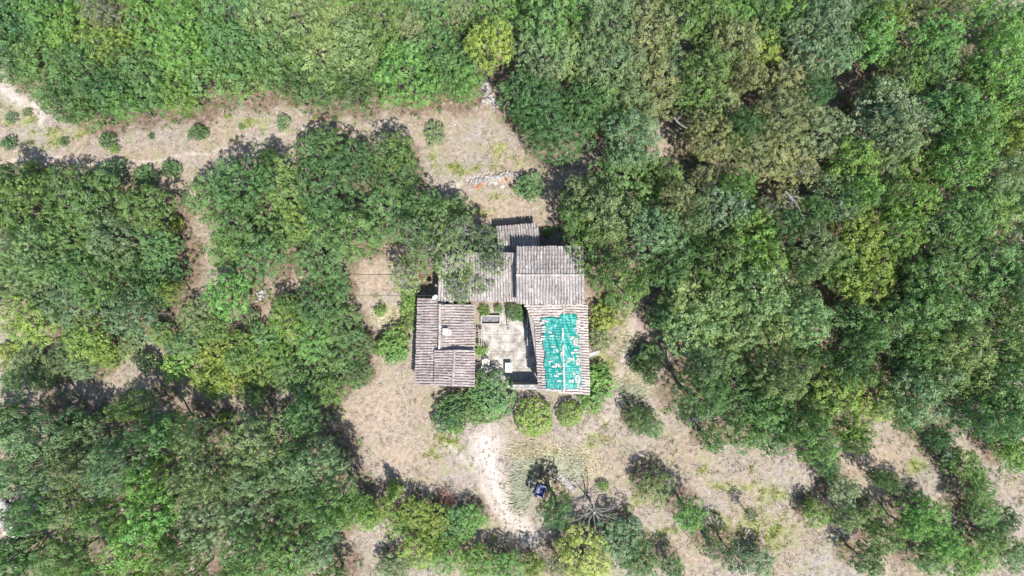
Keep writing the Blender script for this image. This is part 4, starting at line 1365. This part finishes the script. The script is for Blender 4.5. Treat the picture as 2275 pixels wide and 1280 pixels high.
# ------------------------------------------------------------------ undergrowth below the trees
rng = np.random.default_rng(91)
ux, uy = rng.uniform(-50, 50, 60000), rng.uniform(-29, 29, 60000)
_, _, _, _, ul = ground_fields(ux, uy)
THICK = [(100, 800, 110, 46), (230, 780, 80, 30), (460, 780, 120, 60), (600, 780, 120, 70), (480, 690, 60, 40), (300, 750, 60, 20), (880, 1180, 40, 20), (960, 1190, 90, 50),
         (1060, 1250, 120, 24), (2080, 1180, 140, 90), (2180, 1080, 60, 60), (1930, 1200, 60, 60), (1400, 1230, 60, 40), (880, 750, 40, 40), (1340, 740, 26, 50), (1010, 925, 50, 26)]
th = blob_mask(ux * F / CAM_H + 1137.5, 640 - uy * F / CAM_H, THICK)
dens = np.maximum(ul * .42, th * .55) * np.clip(vnoise(ux, uy, 1.2, 93) * 2.2 - .45, 0, 1)
uin = (np.abs(ux - .2) < 8.6) & (uy > -9.6) & (uy < 3.8)
k = (rng.random(60000) < dens) & ~uin
cen = np.stack([ux[k], uy[k], .12 + .55 * vnoise(ux[k], uy[k], .8, 94) * rng.random(k.sum())], 1)
nn = rng.normal(0, .35, cen.shape) + np.array([0, 0, 1])
nn /= np.linalg.norm(nn, axis=1)[:, None]
co, q, rnd = leaf_cloud(rng, cen, nn, 9, .15, .22)
ug = obj('undergrowth', np_mesh('undergrowth', co, q, M_LEAF, {'rnd': ('FACE', rnd)}))
ug.color = (0.105, 0.190, 0.058, 1)
tag(ug, 'low leafy undergrowth filling the gaps between the trees', 'undergrowth', kind='stuff')

# ------------------------------------------------------------------ grass
def grass_mat(name, cols):
    m, nt, N, L, b = new_mat(name)
    L.new(mix(nt, 1.0, ramp(nt, attr(nt, 'rnd'), cols), ALB, 'MULTIPLY'), b.inputs['Base Color'])
    b.inputs['Roughness'].default_value = 0.8
    b.inputs['Specular IOR Level'].default_value = 0.2
    return m


def blades(name, label, mat, x, y, L, w, seed, lean=.8, comb=None, rnd=None):
    rng = np.random.default_rng(seed)
    n = len(x)
    fx_, fy_ = x * F / CAM_H + 1137.5, 640 - y * F / CAM_H
    fl = np.clip(blob_mask(fx_, fy_, [(1110, 700, 260, 260)]) * 3, 0, 1)
    z = gheight(x, y) * (1 - fl) - .03
    a = rng.uniform(0, 2 * np.pi, n) if comb is None else comb(x, y) + rng.normal(0, .45, n)
    ll = L * rng.uniform(.5, 1.3, n)
    tilt = rng.uniform(.15 if comb is None else .6, 1, n) * lean
    dx, dy, dz = np.cos(a) * np.sin(tilt), np.sin(a) * np.sin(tilt), np.cos(tilt)
    px, py = -np.sin(a), np.cos(a)
    ww = w * rng.uniform(.6, 1.4, n)
    co = np.empty((n, 5, 3))
    base = np.stack([x, y, z], 1)
    d = np.stack([dx, dy, dz], 1)
    d2 = np.stack([np.cos(a) * np.sin(np.minimum(tilt + .55, 1.5)), np.sin(a) * np.sin(np.minimum(tilt + .55, 1.5)), np.cos(np.minimum(tilt + .55, 1.5))], 1)
    side = np.stack([px, py, 0 * px], 1)
    midp = base + d * (ll * .55)[:, None]
    co[:, 0] = base - side * ww[:, None] / 2
    co[:, 1] = base + side * ww[:, None] / 2
    co[:, 2] = midp + side * ww[:, None] * .42
    co[:, 3] = midp + d2 * (ll * .45)[:, None]
    co[:, 4] = midp - side * ww[:, None] * .42
    q = np.arange(n * 5).reshape(n, 5)
    o = obj(name, np_mesh(name, co.reshape(-1, 3), q, mat, {'rnd': ('FACE', rng.random(n) if rnd is None else rnd)}))
    return tag(o, label, 'grass', kind='stuff')


rng = np.random.default_rng(77)
N0 = 46000
gx_, gy_ = rng.uniform(-48, 48, N0), rng.uniform(-27.5, 27.5, N0)
t_, g_, b_m, s_, l_ = ground_fields(gx_, gy_)
ppx, ppy = gx_ * F / CAM_H + 1137.5, 640 - gy_ * F / CAM_H
inhouse = ((ppx > 915) & (ppx < 1315) & (ppy > 545) & (ppy < 880)) | ((ppx > 1098) & (ppx < 1206) & (ppy > 495) & (ppy < 570))
clump = vnoise(gx_, gy_, .9, 61)
keep = (rng.random(N0) < np.clip(clump * 1.8 - .3, .05, 1) * (1 - .97 * t_) * (1 - .75 * b_m) * (1 - .8 * l_)) & ~inhouse
isg = rng.random(N0) < g_ * 1.4 + .03
kd, kg = keep & ~isg, keep & isg


def tufts(m, per, rad):
    n = int(m.sum())
    x = np.repeat(gx_[m], per) + rng.normal(0, rad, n * per)
    y = np.repeat(gy_[m], per) + rng.normal(0, rad, n * per)
    return x, y, np.clip(np.repeat(rng.random(n), per) * .7 + rng.random(n * per) * .3, 0, 1)


x_, y_, r_ = tufts(kd, 9, .09)
blades('dry_grass', 'short dry straw-coloured grass covering the clearings', grass_mat('dry_grass', [(0, (0.28, 0.23, 0.185)), (.3, (0.40, 0.34, 0.28)), (.6, (0.52, 0.46, 0.39)), (1, (0.70, 0.64, 0.56))]),
       x_, y_, .22, .034, 1, 1.25, rnd=r_)
x_, y_, r_ = tufts(kg, 14, .12)
blades('green_grass', 'short yellowish green grass tufts in the clearings', grass_mat('green_grass', [(0, (0.14, 0.20, 0.04)), (.5, (0.30, 0.37, 0.08)), (1, (0.52, 0.55, 0.20))]),
       x_, y_, .26, .036, 2, .95, rnd=r_)


def patch(blobs, n, seed):
    rg = np.random.default_rng(seed)
    xs, ys = [], []
    for (x, y, rx, ry) in blobs:
        k = int(n * rx * ry / sum(b[2] * b[3] for b in blobs))
        a, rr_ = rg.uniform(0, 2 * np.pi, k), np.abs(rg.normal(0, .62, k))
        qx, qy = x + np.cos(a) * rr_ * rx, y + np.sin(a) * rr_ * ry
        xs.append((qx - 1137.5) * CAM_H / F)
        ys.append(-(qy - 640) * CAM_H / F)
    return np.concatenate(xs), np.concatenate(ys)


TALL = [(1178, 1062, 26, 34), (1160, 1100, 20, 34), (1255, 1040, 34, 24), (1215, 1035, 34, 16), (1285, 1040, 16, 22), (1410, 868, 28, 26), (1415, 775, 22, 20)]
x_, y_ = patch(TALL, 12000, 5)
blades('tall_grass', 'tall pale blue-green grass combed round the blue tub and beside the path', grass_mat('tall_grass', [(0, (0.40, 0.48, 0.36)), (.5, (0.58, 0.64, 0.48)), (1, (0.80, 0.76, 0.56))]),
       x_, y_, .55, .024, 6, 1.3, lambda x, y: 1.9 + vnoise(x, y, 2.0, 71) * 2.2)
x_, y_ = patch(STRAW, 9000, 8)
blades('straw_grass', 'tall bleached straw grass around the lower clearing', grass_mat('straw_grass', [(0, (0.50, 0.43, 0.26)), (.5, (0.70, 0.62, 0.42)), (1, (0.88, 0.82, 0.62))]),
       x_, y_, .42, .022, 9, 1.2, lambda x, y: 1.2 + vnoise(x, y, 2.0, 72) * 2.4)
# weeds dotting the track
x_, y_ = [], []
rg = np.random.default_rng(15)
for i in range(80):
    t = rg.random() * 5.99
    k = int(t)
    a, b2 = TRACKS[0][k], TRACKS[0][k + 1]
    px = a[0] + (b2[0] - a[0]) * (t - k) + rg.normal(0, 16)
    py = a[1] + (b2[1] - a[1]) * (t - k) + rg.normal(0, 12)
    m = rg.integers(8, 16)
    s = rg.uniform(.02, .05)
    x_.append((px - 1137.5) * CAM_H / F + rg.normal(0, s, m))
    y_.append(-(py - 640) * CAM_H / F + rg.normal(0, s, m))
blades('track_weeds', 'tiny dark weeds dotting the whitish track', grass_mat('weeds', [(0, (0.14, 0.14, 0.08)), (1, (0.30, 0.28, 0.18))]), np.concatenate(x_), np.concatenate(y_), .10, .035, 12, 1.2)
